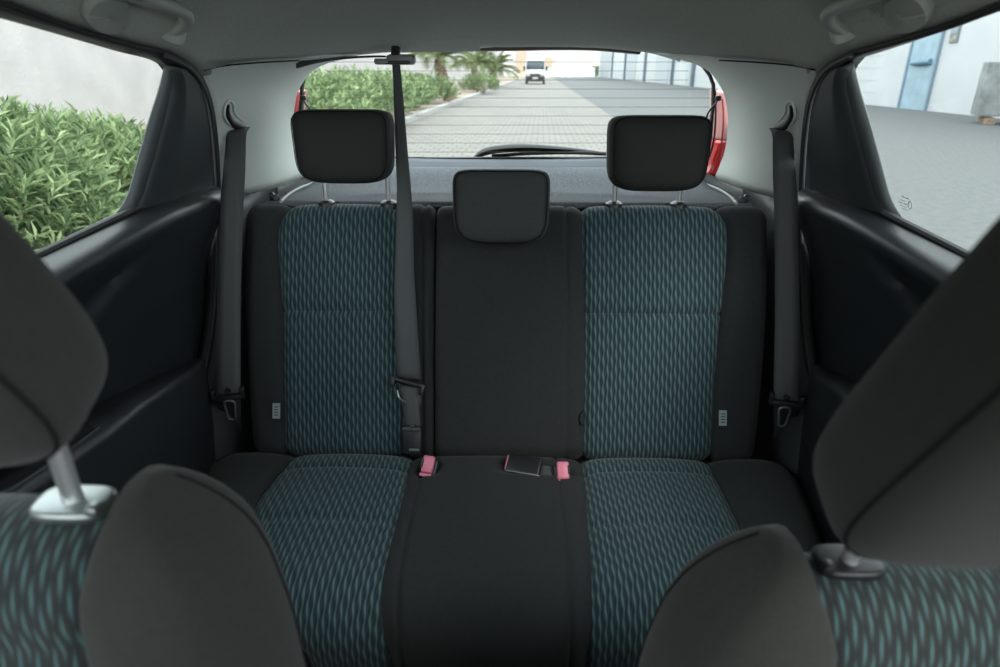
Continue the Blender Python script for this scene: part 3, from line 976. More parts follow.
def outer_belt(side):
    lab = 'left' if side < 0 else 'right'
    b = empty('seat_belt', (side * .62, 1.2, .5), 'grey seat belt hanging from the %s rear pillar with its tongue parked low' % lab, 'seat belt', 'rear seat belts')
    A, B = D_curve[2], A_curve[14]
    n = (B - A).cross(D_curve[4] - D_curve[1]).normalized()
    top = P(238.5, 125, pl=(n, n.dot(A))) + Vector((1, -.55, -.3)).normalized() * .02
    pth = [top, P(237, 133, y=top.y - .06), P(235.5, 150, y=1.405), P(234, 175, y=1.385), P(232, 205, y=1.362), P(229, 300, y=1.285), P(228.5, 392, y=1.212), P(229, 402, y=1.215), P(230, 420, y=1.27), P(231, 440, y=1.29)]
    wd = Vector((1, .25, 0)).normalized()
    m = ribbon(pth, [(0, .036), (.08, .040), (.22, .047), (.7, .049), (1, .048)], lambda k: Vector((.35, 1, 0)).lerp(wd, clamp(k / .10)).normalized(), M['belt'], b, n=60)
    # park stop and tongue
    c = P(228.5, 397, y=1.205)
    Fr = Matrix.Rotation(R(16), 3, 'Z')
    mm = MB()
    mm.rbox(c, (.066, .016, .012), .004, 2, Fr)
    mm.rbox(c + Fr @ Vector((-.030, 0, .008)), (.011, .016, .026), .004, 2, Fr)
    mm.rbox(c + Fr @ Vector((.030, 0, .008)), (.011, .016, .026), .004, 2, Fr)
    tg = obj('tongue', mm, M['black'], b)
    mm = MB()
    q = c + Vector((.004, -.006, -.012))
    loop = [q + Vector((x, -.002, z)) for x, z in ((-.010, .004), (.010, .004), (.009, -.018), (.006, -.036), (-.007, -.036), (-.010, -.018))]
    mm.tube(spline(loop, 30, True), .0026, 8, True)
    o = obj('tongue_plate', mm, M['satin'], tg, label='steel tongue plate')
    mm = MB(); mm.tube([q + Vector((0, -.006, .03)), q + Vector((0, .002, .03))], .006, 12)
    obj('stop_button', mm, M['black'], b)
    if side > 0:
        for ch in list(b.children_recursive):
            me = ch.data
            for v in me.vertices: v.co.x = -v.co.x
            me.flip_normals()
            w_ = WORLD[ch.name]
            wx = Vector((-w_.x, w_.y, w_.z))
            WORLD[ch.name] = wx
        for ch in b.children_recursive:
            ch.location = WORLD[ch.name] - WORLD[ch.parent.name]
    return b
outer_belt(-1)
outer_belt(1)

cb = empty('seat_belt', P(412, 440, pl=(SN, SN.dot(SO) + .02)), 'centre seat belt hanging from the roof down the narrow seat back', 'seat belt', 'rear seat belts')
gy = 1.56
gpt = P(396, 62, y=gy)
low = S(*back_xs(411, 378), .030)
pth = [gpt, P(398, 90, y=1.53), P(401.5, 150, y=1.44), P(404.5, 205, y=1.365), S(*back_xs(407.5, 290), .036), low]
ribbon(pth, [(0, .018), (.2, .024), (.42, .030), (.8, .048), (1, .052)], lambda k: Vector((1, .5 * (1 - k), 0)).normalized(), M['belt'], cb, n=50)
Fb = Matrix((Vector((1, 0, 0)), -SD, -SN)).transposed()
def on_back(px, py, n): return S(*back_xs(px, py), n)
m = MB()
c = on_back(411.5, 381, .040)
tilt = Fb @ Matrix.Rotation(R(-14), 3, 'Z')
m.rbox(c, (.070, .012, .014), .005, 3, tilt)
m.rbox(c + tilt @ Vector((-.033, -.008, 0)), (.010, .026, .014), .004, 2, tilt)
m.rbox(c + tilt @ Vector((.033, -.008, 0)), (.010, .026, .014), .004, 2, tilt)
tg = obj('tongue', m, M['black'], cb)
m = MB(); m.tube(spline([on_back(401, 388, .046), on_back(402.5, 395, .046), on_back(409, 400, .046)], 12), .0018, 6)
obj('tongue_plate', m, M['satin'], tg, label='steel tongue plate')
ribbon([on_back(412.5, 384, .034), on_back(413.5, 402, .036), on_back(415, 424, .032)], [(0, .046), (.4, .046), (.5, .036), (1, .034)], lambda k: Vector((1, 0, 0)), M['belt'], cb, 'lower_webbing', 16)
m = MB()
m.rbox(on_back(414.5, 438, .030), (.044, .060, .022), .005, 3, Fb)
bk = obj('lower_buckle', m, M['black'], cb)
m = MB(); m.rbox(on_back(414.5, 426.5, .036), (.040, .010, .016), .003, 2, Fb); m.rbox(on_back(415.5, 423.5, .040), (.012, .006, .010), .002, 2, Fb)
obj('buckle_collar', m, M['plastic'], bk)
m = MB(); m.rbox(on_back(417, 444.5, .042), (.022, .005, .002), .0008, 1, Fb)
obj('release_slot', m, M['satin'], bk)
# roof outlet
m = MB()
Rz = Matrix.Rotation(R(-4), 3, 'Z')
m.rbox(gpt + Vector((.012, 0, .005)), (.064, .03, .022), .008, 3, Rz); m.rbox(gpt + Vector((-.030, -.002, .001)), (.034, .026, .013), .005, 3, Rz)
gd = obj('roof_guide', m, mat('mid grey guide plastic', (.20, .21, .20), .45), cb)
m = MB(); m.rbox(gpt + Vector((.004, -.0135, -.001)), (.060, .006, .008), .002, 2, Rz)
obj('guide_slot', m, M['black'], gd)
m = MB(); m.tube(spline([gpt + Vector((.0, .0, .01)), gpt + Vector((0, .01, .035)), gpt + Vector((0, .02, .06))], 8), .02, 10, flat=.5)
obj('guide_stem', m, M['black'], gd)
m = MB()
bl = [roof_hit(*q) for q in ((297, 60), (297, 55))]
pts = [P(297, 68.5, y=1.50), P(318, 63, y=1.54), P(345, 59.2, y=1.57), P(372, 57.5, y=1.58), P(386, 57.5, y=1.575)]
pts = spline(pts, 20)
rows = []
for i, p in enumerate(pts):
    w_ = table([(0, .012), (.15, .022), (.45, .012), (.6, .006), (1, .005)], i / 19)
    rows.append([p + Vector((0, -.004, w_ * .8)), p + Vector((0, -.006, 0)), p + Vector((0, .008, .0)), p + Vector((0, .008, w_ * .8))])
m.rings(rows)
obj('slot_cover', m, M['black'], cb)  # dark cover over the headliner slot of the retracted centre belt
# housing bulge in the headliner for the roof belt reel (part of the ceiling)
m = MB()
rows = []
for j in range(33):
    px = lerp(330, 480, j / 32)
    ybk = 1.655
    e_ = P(px, table([(330, 60), (352, 55.0), (385, 51.8), (430, 51.2), (474, 51.0), (480, 50)], px), y=1.64)
    f_ = roof_hit(px, table([(330, 52), (360, 44), (400, 38), (470, 36), (480, 38)], px))
    r = [f_ + Vector((0, -.01, .012))]
    for k in range(7):
        q = k / 6
        r.append(f_.lerp(e_, q) + Vector((0, 0, -.004 * math.sin(PI * q))))
    r += [e_ + Vector((0, .012, .004)), e_ + Vector((0, .016, .03))]
    rows.append(r)
m.grid(rows)
ce = bpy.data.objects['ceiling']
obj('belt_reel_cover', m, M['liner'], ce, thick=.003)
# pale rear edging of the headliner along the tailgate opening
m = MB()
ed = spline([P(*q, y=y) for q, y in (((480, 47.5), 1.64), ((520, 44.8), 1.645), ((560, 45), 1.645), ((610, 47.5), 1.645), ((650, 52.5), 1.65), ((680, 61), 1.675))], 30)
m.grid([[p + Vector((0, -.13, .040)), p + Vector((0, -.03, .016)), p + Vector((0, -.012, .004)), p, p + Vector((0, .008, .002)), p + Vector((0, .014, .012)), p + Vector((0, .016, .03))] for p in ed])
obj('rear_edging', m, M['pale'], ce, thick=.003)

# ---- buckles standing in the cushion
def buckle(px, py, lab, tw, sg):
    p = P(px, py, z=CZ + .022)
    e = empty('belt_buckle', p + Vector((0, 0, -.03)), lab, 'buckle', 'belt buckles')
    Rm = Matrix.Rotation(R(tw), 3, 'Z') @ Matrix.Rotation(R(48), 3, 'X')
    m = MB(); m.rbox(p + Rm @ Vector((sg * .004, -.004, -.034)), (.032, .044, .066), .007, 3, Rm)
    o = obj('buckle_body', m, M['black'], e)
    m = MB(); m.rbox(p + Rm @ Vector((0, .003, .001)), (.025, .036, .012), .004, 3, Rm)
    m.rbox(p + Rm @ Vector((-sg * .002, -.019, -.003)), (.026, .008, .012), .003, 2, Rm)
    obj('release_button', m, M['pink'], e, label='pink release button')
    m = MB(); m.rbox(p + Rm @ Vector((-sg * .0115, .004, .006)), (.005, .019, .005), .0015, 1, Rm)
    obj('tongue_slot', m, M['black'], e)
buckle(428, 466, 'pink buttoned buckle on the seat edge nearest the roof-hung belt', -14, 1)
buckle(563, 472, 'pink buttoned buckle beside the black buckle lying in the bench slot', 4, -1)
p = P(527, 467, z=CZ + .018)
e = empty('belt_buckle', p + Vector((0, 0, -.03)), 'black buckle lying flat in the slot of the bench cushion', 'buckle', 'belt buckles')
Rm = Matrix.Rotation(R(-14), 3, 'Z') @ Matrix.Rotation(R(30), 3, 'X')
m = MB(); m.rbox(p + Rm @ Vector((-.006, 0, 0)), (.074, .042, .024), .006, 3, Rm)
obj('buckle_body', m, M['black'], e)
m = MB(); m.rbox(p + Rm @ Vector((-.0425, 0, .002)), (.004, .034, .016), .002, 2, Rm)
obj('release_button', m, M['pink'], e, label='pink release button seen edge on')
m = MB(); m.rbox(p + Rm @ Vector((.038, -.004, -.006)), (.042, .032, .006), .002, 2, Rm)
obj('buckle_strap', m, M['belt'], e)
m = MB(); m.tube([p + Rm @ Vector((x, -.0195, .010)) for x in (-.040, 0, .028)] + [p + Rm @ Vector((.048, -.021, -.003))], .0012, 6)  # highlight along the buckle's front edge, made as a thin silver tube
obj('buckle_glint', m, M['satin'], e)

# ================================================================== GRAB HANDLES
def handle(side):
    lab = 'left' if side < 0 else 'right'
    base = roof_hit(140, 20)
    extra = '' if side < 0 else ' with a coat hook'
    e = empty('grab_handle', (side * abs(base.x), base.y, base.z - .03), 'grey roof grab handle%s above the %s rear window' % (extra, lab), 'grab handle', 'roof grab handles')
    def hp(px, py, dn):
        q = roof_hit(px, py); return q + (CAM - q).normalized() * dn
    # grip: rises from the two feet; the rear foot turns down to the roof rail
    g = [hp(172, 33, .008), hp(179, 28, .018), hp(186, 21, .028), hp(184, 13, .034), hp(170, 7, .036), hp(150, 0, .036), hp(126, -8, .032), hp(100, -13, .018)]
    gs = spline(g, 40)
    m = MB(); m.tube(gs, [table([(0, .011), (.15, .011), (.3, .0105), (.6, .0105), (.85, .012), (1, .014)], i / 39) for i in range(40)], 14, flat=.8)
    obj('grip', sided(m, side), M['handle'], e)
    m = MB()
    ft = hp(172, 32, .006)
    v, f = puffy(.020, .016, .010, 4, 4, 3, 1., 8)
    m.add(v, f, None, 0, Matrix.Translation(ft) @ Matrix.Rotation(R(25), 4, 'Y'))
    obj('rear_foot', sided(m, side), M['handle'], e)
    m = MB()
    lp = [hp(*q, .006) for q in ((81, 8), (86, 19), (98, 26), (112, 27), (124, 18), (126, 0), (110, -10), (90, -8))]
    ring = spline(lp, 40, True)
    c = sum(ring, Vector()) / 40
    m.grid([ring + ring[:1], [p.lerp(c, .1) + Vector((.004, 0, -.009)) for p in ring + ring[:1]], [p.lerp(c, .6) + Vector((.004, 0, -.010)) for p in ring + ring[:1]], [c + Vector((.004, 0, -.011))] * 41])
    obj('front_foot', sided(m, side), M['handle'], e, thick=.003)
    m = MB(); m.add([hp(*q, .003) for q in ((134, 6), (170, 18), (162, 30), (128, 24))], [(0, 1, 2, 3)])
    obj('handle_recess', sided(m, side), M['plastic'] if False else M['handle'], e, thick=.002)
    if side > 0:
        def hr(px, py, dn):
            q = roof_hit(px, py); return q + (CAM - q).normalized() * dn
        m = MB()
        hk = spline([hr(871, 8, .006), hr(874, 13, .010), hr(880, 15, .010), hr(883, 13.5, .008)], 12)
        m.tube(hk, .004, 8)
        obj('coat_hook', m, M['handle'], e)
    return e
handle(-1)
handle(1)

# ================================================================== FRONT SEATS
def front_seat(side, G, rec, lab, head, metal, broad=0.):
    """G: seat-top point where the inner headrest post enters"""
    cx = side * .368
    rho = R(rec)
    sd = Vector((0, -math.sin(rho), -math.cos(rho)))
    nn = Vector((0, -math.cos(rho), math.sin(rho)))
    T = Vector((cx, G.y, G.z)) + nn * .055
    inner = -side
    def L(x, s, n): return T + Vector((inner * x, 0, 0)) + sd * s + nn * n
    e = empty('front_seat', (cx, .42, .18), lab, 'car seat', 'front seats')
    XB = [(0, .112), (.02, .110), (.05, .102), (.08, .097), (.3, .105), (.6, .11)]
    XO = [(0, .140), (.015, .158), (.04, .180), (.08, .198), (.14, .211), (.22, .218), (.32, .224), (.6, .231)]
    XO = [(a, b + broad * sstep(.0, .12, a)) for a, b in XO]
    RC = .060
    lev = [0.0004, .003, .008, .015, .024, .035, .048, .062] + [.062 + .022 * i for i in range(1, 25)]
    def cap(s, r): return math.sqrt(max(0., 1 - ((r - s) / r) ** 2)) if s < r else 1.
    # centre: woven face with a horizontal seam
    rows, uvs = [], []
    acc, prev = 0, None
    for s in lev:
        c = cap(s, RC)
        xb = smooth_table(XB, s, .015)
        ring, u = [], []
        K = 25
        pr = []
        for k in range(K):
            x = lerp(-xb, xb, k / (K - 1))
            d = xb - abs(x)
            n = -.010 * math.exp(-(d / .008) ** 1.3) - .006 * math.exp(-((s - .080) / .006) ** 2) - .004 * (1 - (abs(x) / xb) ** 2)
            pr.append((x, n))
        pr += [(xb, -.08), (xb * .9, -.11), (-xb * .9, -.11), (-xb, -.08)]
        mid = L(0, s, -.055 + .055 * c)
        if prev is not None: acc += (mid - prev).length
        prev = mid
        for x, n in pr:
            ring.append(L(x, s, -.055 + (n + .055) * c)); u.append((x, acc))
        rows.append(ring); uvs.append(u)
    m = MB(); m.rings(rows, uvs)
    obj('woven_panel', m, M['teal_front'], e)
    # bolsters
    prof = [(0, -.012), (.03, .000), (.10, .014), (.22, .027), (.36, .035), (.52, .035), (.66, .028), (.79, .012), (.89, -.010), (.96, -.034), (1.0, -.062), (.97, -.088), (.85, -.108), (.5, -.115), (.05, -.115), (0, -.06)]
    prof = [(p.x, p.y) for p in spline([(a, b, 0) for a, b in prof], 44)]
    for sg in (1, -1):
        rows = []
        seam_pts = []
        for s in lev:
            s2 = s - .026
            c = cap(s, .075)
            xb, xo = smooth_table(XB, s, .015), smooth_table(XO, s, .015)
            h = lerp(.35, 1, sstep(0, .2, s))
            ring = []
            for fx, n in prof:
                if n > 0: n *= h
                nq = -.055 + (n + .055) * c
                xm = lerp(xb, xo, .45)
                x = xm + (lerp(xb, xo, fx) - xm) * (.30 + .70 * c)
                ring.append(L(sg * x, s2, nq))
            rows.append(ring)
            if s > .006:
                seam_pts.append(ring[22])
        m = MB(); m.rings(rows)
        b = obj('side_bolster', m, M['front_cloth'], e)
        m = MB(); m.tube(spline(seam_pts, 50), .0013, 6)
        obj('seam', m, M['seam'], b)
    # head restraint
    hw, hh, hd = .130, (.158 if side > 0 else .140), .055
    taper = .74
    lean = R(26)
    hc = L(head[0], -.158 + head[1], head[2])
    Tm = Matrix.Translation(hc) @ Matrix.Rotation(lean, 4, 'X')
    v, f = puffy(hw, hh, hd, 7, 4.6, 4, taper, 18)
    m = MB(); m.add(v, f, None, 0, Tm)
    h = obj('headrest', m, M['front_cloth'], e)
    m = MB(); m.tube([Tm @ p for p in outline_loop(hw, hh, hd, -.62, .966, 7, 4.6, taper)], .0013, 6, True)
    obj('seam', m, M['seam'], h)
    for sg in (1, -1):
        a = L(sg * .077, .02, -.052); b = a + Vector((0, .004, .16)).lerp(Vector((0, hc.y + .01 - a.y, .16)), .12)
        m = MB(); m.tube([a, a.lerp(b, .5), b], .0068, 16)
        obj('post', m, M['chrome'], h, label='chromed headrest post')
        m = MB()
        Rm = Matrix.Rotation(R(6), 3, 'X')
        gc = L(sg * .077, -.004, -.050)
        out = [(math.copysign(abs(math.cos(a_)) ** .6, math.cos(a_)) * .027, math.copysign(abs(math.sin(a_)) ** .6, math.sin(a_)) * .017) for a_ in [2 * PI * k / 36 for k in range(36)]]
        m.prism(out, .009, .0035, 3, Matrix.Translation(gc + Vector((0, 0, -.003))) @ Rm.to_4x4())
        gd_ = obj('post_guide', m, M[metal], h, label='silver post guide' if metal == 'satin' else 'black post guide')
        m = MB(); m.rbox(gc + Vector((inner * sg * .021, -.010, .005)), (.010, .012, .008), .003, 2)
        obj('guide_button', m, M[metal], gd_)
    # seat cushion below the frame
    m = MB()
    v, f = puffy(.25, .24, .07, 4, 4, 3, 1., 10)
    m.add(v, f, None, 0, Matrix.Translation(Vector((cx, G.y - .20, .42))) @ Matrix.Rotation(R(86), 4, 'X'))
    obj('cushion', m, M['front_cloth'], e)
    m = MB()
    for xx in (-.17, .17):
        m = MB(); m.rbox((cx + xx, G.y - .15, .265), (.05, .40, .19), .01)
        obj('seat_rail', m, M['black'], e)
front_seat(-1, Vector((-.29, .372, .960)), 4, 'front seat with silver headrest guide, by the leafy bush side window', (.009, -.036, .030), 'satin')
front_seat(1, Vector((.286, .420, .877)), 8, 'front seat with black headrest guide, under the asphalt side window', (.012, -.030, .062), 'black', .022)

# ================================================================== OUTSIDE
HD = math.tan(R(2.1))           # the street drifts to the right of the car's axis
RH = Matrix.Rotation(-math.atan(HD), 3, 'Z')
def street(off, y): return Vector((off + HD * y, y, 0))
kerb0 = P(403, 125, z=0); KOFF = kerb0.x - HD * kerb0.y
edge0 = P(615, 118, z=0); EOFF = edge0.x - HD * edge0.y
fac0 = P(880, 106, z=0); FOFF = fac0.x - HD * fac0.y
WOFF = -9.2

def brick_mat(name, c1, c2, mortar, scale, bw, bh, ms):
    m, nt, b = nodes(name)
    tc = nt.nodes.new('ShaderNodeTexCoord')
    br = nt.nodes.new('ShaderNodeTexBrick')
    br.inputs['Color1'].default_value = (*c1, 1); br.inputs['Color2'].default_value = (*c2, 1); br.inputs['Mortar'].default_value = (*mortar, 1)
    br.inputs['Scale'].default_value = scale; br.inputs['Mortar Size'].default_value = ms
    br.inputs['Brick Width'].default_value = bw; br.inputs['Row Height'].default_value = bh
    mp = nt.nodes.new('ShaderNodeMapping'); mp.inputs['Rotation'].default_value = (0, 0, math.atan(HD) )
    nt.links.new(tc.outputs['Object'], mp.inputs[0]); nt.links.new(mp.outputs[0], br.inputs['Vector'])
    n = nt.nodes.new('ShaderNodeTexNoise'); n.inputs['Scale'].default_value = .9; n.inputs['Detail'].default_value = 8
    nt.links.new(tc.outputs['Object'], n.inputs['Vector'])
    mx = nt.nodes.new('ShaderNodeMix'); mx.data_type = 'RGBA'; mx.blend_type = 'MULTIPLY'; mx.inputs[0].default_value = .5
    cr = nt.nodes.new('ShaderNodeValToRGB'); cr.color_ramp.elements[0].position = .3; cr.color_ramp.elements[0].color = (.72, .72, .74, 1); cr.color_ramp.elements[1].position = .65
    nt.links.new(n.outputs['Fac'], cr.inputs[0])
    nt.links.new(br.outputs['Color'], mx.inputs[6]); nt.links.new(cr.outputs[0], mx.inputs[7])
    nt.links.new(mx.outputs[2], b.inputs['Base Color'])
    b.inputs['Roughness'].default_value = .85
    return m
M['pavers'] = brick_mat('pale grey block pavers', (.175, .163, .146), (.152, .142, .127), (.092, .088, .080), 1.0, .24, .30, .018)
M['asphalt'] = mat('worn grey asphalt', (.106, .110, .111), .9, spec=.2, noise=(11, .12), bump=(90, .4, .01))
M['kerb'] = mat('pale concrete kerb', (0.290, 0.290, 0.284), .85, noise=(6, .15))
M['soil'] = mat('dry tan soil', (0.232, 0.191, 0.145), .95, noise=(5, .25), bump=(20, .5, .03))
M['render'] = mat('white rendered wall', (0.360, 0.348, 0.348), .9, noise=(1.3, .10), bump=(14, .6, .02))
M['facade'] = mat('white warehouse wall', (.44, .45, .46), .85, noise=(.8, .05))
M['endwall'] = mat('warm white building', (0.418, 0.400, 0.383), .85, noise=(.3, .05))  # warm white with slight random variation
M['pilaster'] = mat('blue grey downpipe', (0.116, 0.157, 0.191), .6)
M['bay'] = mat('pale roller shutter', (.34, .37, .39), .6)
M['bluedoor'] = mat('light blue painted door', (0.244, 0.336, 0.394), .55, noise=(2.5, .14))
M['bluedark'] = mat('worn blue paint', (0.099, 0.191, 0.249), .5)
M['concrete'] = mat('weathered concrete', (0.191, 0.200, 0.200), .9, noise=(3.5, .38), bump=(25, .6, .02))
M['white'] = mat('white van paint', (0.418, 0.429, 0.435), .25, coat=.4)
M['vanglass'] = mat('dark windscreen', (.03, .045, .055), .3, spec=.4)
M['tyre'] = mat('tyre rubber', (.03, .03, .03), .9)
M['lampg'] = mat('headlamp glass', (.5, .52, .54), .15, spec=.7)
M['plate'] = mat('white number plate', (0.435, 0.441, 0.441), .5)
M['green'] = mat('green bin plastic', (.10, .17, .10), .6)
M['ochre'] = mat('ochre lid plastic', (0.290, 0.209, 0.081), .6)
M['terra'] = mat('pale terracotta render', (.40, .30, .22), .9)

def leaf_mat(name, a, b_):
    m, nt, b = nodes(name)
    g = nt.nodes.new('ShaderNodeUVMap')
    sp = nt.nodes.new('ShaderNodeSeparateXYZ'); nt.links.new(g.outputs[0], sp.inputs[0])
    mx = nt.nodes.new('ShaderNodeMix'); mx.data_type = 'RGBA'
    mx.inputs[6].default_value = (*a, 1); mx.inputs[7].default_value = (*b_, 1)
    nt.links.new(sp.outputs[0], mx.inputs[0]); nt.links.new(mx.outputs[2], b.inputs['Base Color'])
    b.inputs['Roughness'].default_value = .5
    b.inputs['Specular IOR Level'].default_value = .35
    tl = nt.nodes.new('ShaderNodeBsdfTranslucent'); nt.links.new(mx.outputs[2], tl.inputs[0])
    ms = nt.nodes.new('ShaderNodeMixShader'); ms.inputs[0].default_value = .3
    out = nt.nodes['Material Output']
    nt.links.new(b.outputs[0], ms.inputs[1]); nt.links.new(tl.outputs[0], ms.inputs[2]); nt.links.new(ms.outputs[0], out.inputs[0])
    return m
M['oleander'] = leaf_mat('oleander leaf', (.045, .095, .035), (.36, .45, .23))
M['palmleaf'] = leaf_mat('palm frond leaf', (0.104, 0.151, 0.058), (0.220, 0.255, 0.116))
M['twig'] = mat('brown twig', (.16, .12, .08), .9)
M['trunk'] = mat('palm trunk bark', (.26, .19, .14), .95, noise=(9, .45), bump=(18, 1., .04))

def strip(name, o0, o1, y0, y1, z, m_, lab):
    mb = MB()
    n = 30
    mb.grid([[street(lerp(o0, o1, j / 4), lerp(y0, y1, i / n)) + Vector((0, 0, z)) for j in range(5)] for i in range(n + 1)])
    o = obj(name, mb, m_, smooth=False, thick=.05, offset=-1)
    return tag(o, lab, kind='structure')
strip('pavement', KOFF, EOFF, -12, 165, 0, M['pavers'], 'pale block paved lane behind the car')
strip('road', EOFF, FOFF + .5, -12, 165, 0, M['asphalt'], 'grey asphalt yard right of the paved lane')
strip('ground', WOFF - .5, KOFF - .14, -12, 165, .10, M['soil'], 'dry planted verge between kerb and boundary wall')
mb = MB()
mb.grid([[street(KOFF - .16, y) + Vector((0, 0, z)) for z in (0,)] + [street(KOFF - .16, y) + Vector((0, 0, .14)), street(KOFF - .02, y) + Vector((0, 0, .14)), street(KOFF, y) + Vector((0, 0, .12)), street(KOFF, y)] for y in range(-12, 166, 3)])
o = obj('kerb', mb, M['kerb'], angle=30); tag(o, 'pale concrete kerb along the planted verge', kind='structure')
def wall_box(name, off0, off1, y0, y1, h, m_, lab, kind='structure', cat=None):
    mb = MB()
    base = [street(off0, y0), street(off1, y0), street(off1, y1), street(off0, y1)]
    mb.add(base + [b + Vector((0, 0, h)) for b in base], [(0, 1, 2, 3), (4, 5, 6, 7), (0, 1, 5, 4), (1, 2, 6, 5), (2, 3, 7, 6), (3, 0, 4, 7)])
    return mb
o = obj('boundary_wall', wall_box('', WOFF - .25, WOFF, -12, 165, 5.0, M['render'], ''), M['render'], smooth=False); tag(o, 'white rendered boundary wall behind the bushes', 'wall', kind='structure')

# warehouse on the right
wh = empty('warehouse', street(FOFF + 3, 70), 'long white warehouse with blue grey downpipes right of the yard', 'building')
obj('wall', wall_box('', FOFF, FOFF + 8, 8, 160, 8.0, M['facade'], ''), M['facade'], wh, smooth=False)
for py_, px_ in ((0, 612), (0, 625), (0, 645), (0, 673), (0, 694)):
    # where the sight line through this column meets the facade
    d = ray(px_, 80)
    t = (FOFF + HD * CAM.y - CAM.x) / (d.x - HD * d.y)
    y = (CAM + d * t).y
    w_ = .012 * y * .10
    obj('downpipe', wall_box('', FOFF - .30, FOFF + .02, y - w_ * 2, y + w_ * 2, 7.9, M['pilaster'], ''), M['pilaster'], wh, smooth=False)
for px_a, px_b in ((600, 609), (627, 635), (655, 668), (686, 690)):
    ys = []
    for px_ in (px_a, px_b):
        d = ray(px_, 80); t = (FOFF + HD * CAM.y - CAM.x) / (d.x - HD * d.y); ys.append((CAM + d * t).y)
    obj('shutter', wall_box('', FOFF - .06, FOFF + .02, min(ys), max(ys), 5.5, M['bay'], ''), M['bay'], wh, smooth=False)
# horizontal boarding joints on the wall's near part
mb = MB()
for k in range(1, 9):
    a, b = street(FOFF - .004, 27.2), street(FOFF - .004, 60)
    mb.rbox((a + b) / 2 + Vector((0, 0, .45 * k)), (.012, (b - a).length, .012), 0, 1, RH)
obj('wall_joints', mb, M['kerb'], wh, smooth=False)

def fac(px, py):
    d = ray(px, py); t = (FOFF - .02 + HD * CAM.y - CAM.x) / (d.x - HD * d.y); return CAM + d * t
# blue door
a, b = fac(900, 107), fac(925, 109)
dr = empty('warehouse_door', ((a.x + b.x) / 2 - .05, (a.y + b.y) / 2, 0), 'tall light blue metal door in the white warehouse wall', 'door')
y0, y1 = min(a.y, b.y), max(a.y, b.y)
obj('door_leaf', wall_box('', FOFF - .05, FOFF + .01, y0, y1, 3.0, None, ''), M['bluedoor'], dr, smooth=False)
mb = wall_box('', FOFF - .10, FOFF + .01, y0 - .10, y0, 3.1, None, '')
for q in (wall_box('', FOFF - .10, FOFF + .01, y1, y1 + .10, 3.1, None, ''),): mb.add(q.v, q.f)
obj('door_frame', mb, mat('pale blue frame', (0.174, 0.244, 0.302), .5), dr, smooth=False)
mb = MB(); c0, c1 = fac(914, 63.5), fac(933, 61.5)
mb.tube([c0 + Vector((-.08, 0, 0)), c0.lerp(c1, .5) + Vector((-.10, 0, 0)), c1 + Vector((-.08, 0, 0))], [.07, .12, .10], 10, flat=.9)
obj('door_bar', mb, M['bluedark'], dr)
# wall sign by the door
c = [fac(953, 23), fac(964, 21.5), fac(959, 41.5), fac(947.5, 43)]
sg = empty('notice_board', c[2] + Vector((-.05, 0, 0)), 'small framed notice on the white wall beside the blue door', 'notice')
ya, yb = min(p.y for p in c), max(p.y for p in c); za, zb = min(p.z for p in c), max(p.z for p in c)
ym, zm = (ya + yb) / 2, (za + zb) / 2
yw, zw = (yb - ya) * .72, (zb - za)
def facbox(y, z, w_, h, dep, mb): mb.rbox(street(FOFF - dep / 2, y) + Vector((0, 0, z)), (dep, w_, h), .004, 1, RH); return mb
obj('notice_frame', facbox(ym, zm, yw, zw, .05, MB()), mat('grey notice frame', (.16, .18, .18), .6), sg)
obj('notice_sheet', facbox(ym, zm + zw * .18, yw * .7, zw * .45, .065, MB()), mat('pale blue notice sheet', (0.220, 0.273, 0.319), .6), sg)
mb = facbox(ym - yw * .18, zm - zw * .25, yw * .3, zw * .22, .065, MB()); facbox(ym + yw * .22, zm - zw * .36, yw * .28, zw * .16, .065, mb)
obj('notice_label', mb, mat('pale yellow notice label', (0.302, 0.278, 0.191), .6), sg)
# concrete block on bearers
b0 = P(962, 119, z=0.18); 
blk = empty('concrete_block', P(990, 121, z=0), 'weathered grey concrete block raised on bearers in the asphalt yard', 'concrete block')
c = P(1024, 118, z=.16)
mb = MB(); mb.rbox(c + Vector((-.1, .1, .67)), (1.9, .8, 1.26), .03, 2, Matrix.Rotation(R(-24), 3, 'Z'))
obj('block', mb, M['concrete'], blk)
mb = MB(); mb.rbox(c + Vector((.25, .1, 1.34)), (1.3, .75, .08), .01, 2, Matrix.Rotation(R(-24), 3, 'Z'))
obj('cap_slab', mb, M['pilaster'], blk)
for dx in (-.62, 0, .62):
    mb = MB(); mb.rbox(c + Matrix.Rotation(R(-24), 3, 'Z') @ Vector((dx, 0, 0)) + Vector((-.1, .1, -.08)), (.25, .75, .16), .01, 2, Matrix.Rotation(R(-24), 3, 'Z'))
    obj('bearer', mb, M['trunk'], blk)

# end of the street
eb = empty('end_building', (6, 168, 0), 'bright white building closing the far end of the lane', 'building')
mb = MB(); mb.rbox((10, 172, 5), (90, 8, 10), .05)
obj('wall', mb, M['endwall'], eb)
c = P(549, 62, y=166)
mb = MB(); mb.rbox((c.x, 167.9, c.z), (1.6, .6, 2.1), .02)
obj('shutter', mb, M['terra'], eb)
mb = MB(); mb.rbox((P(521, 60, y=166).x, 167.8, 4), (2.0, .8, 8), .02)
obj('porch', mb, M['terra'], eb)

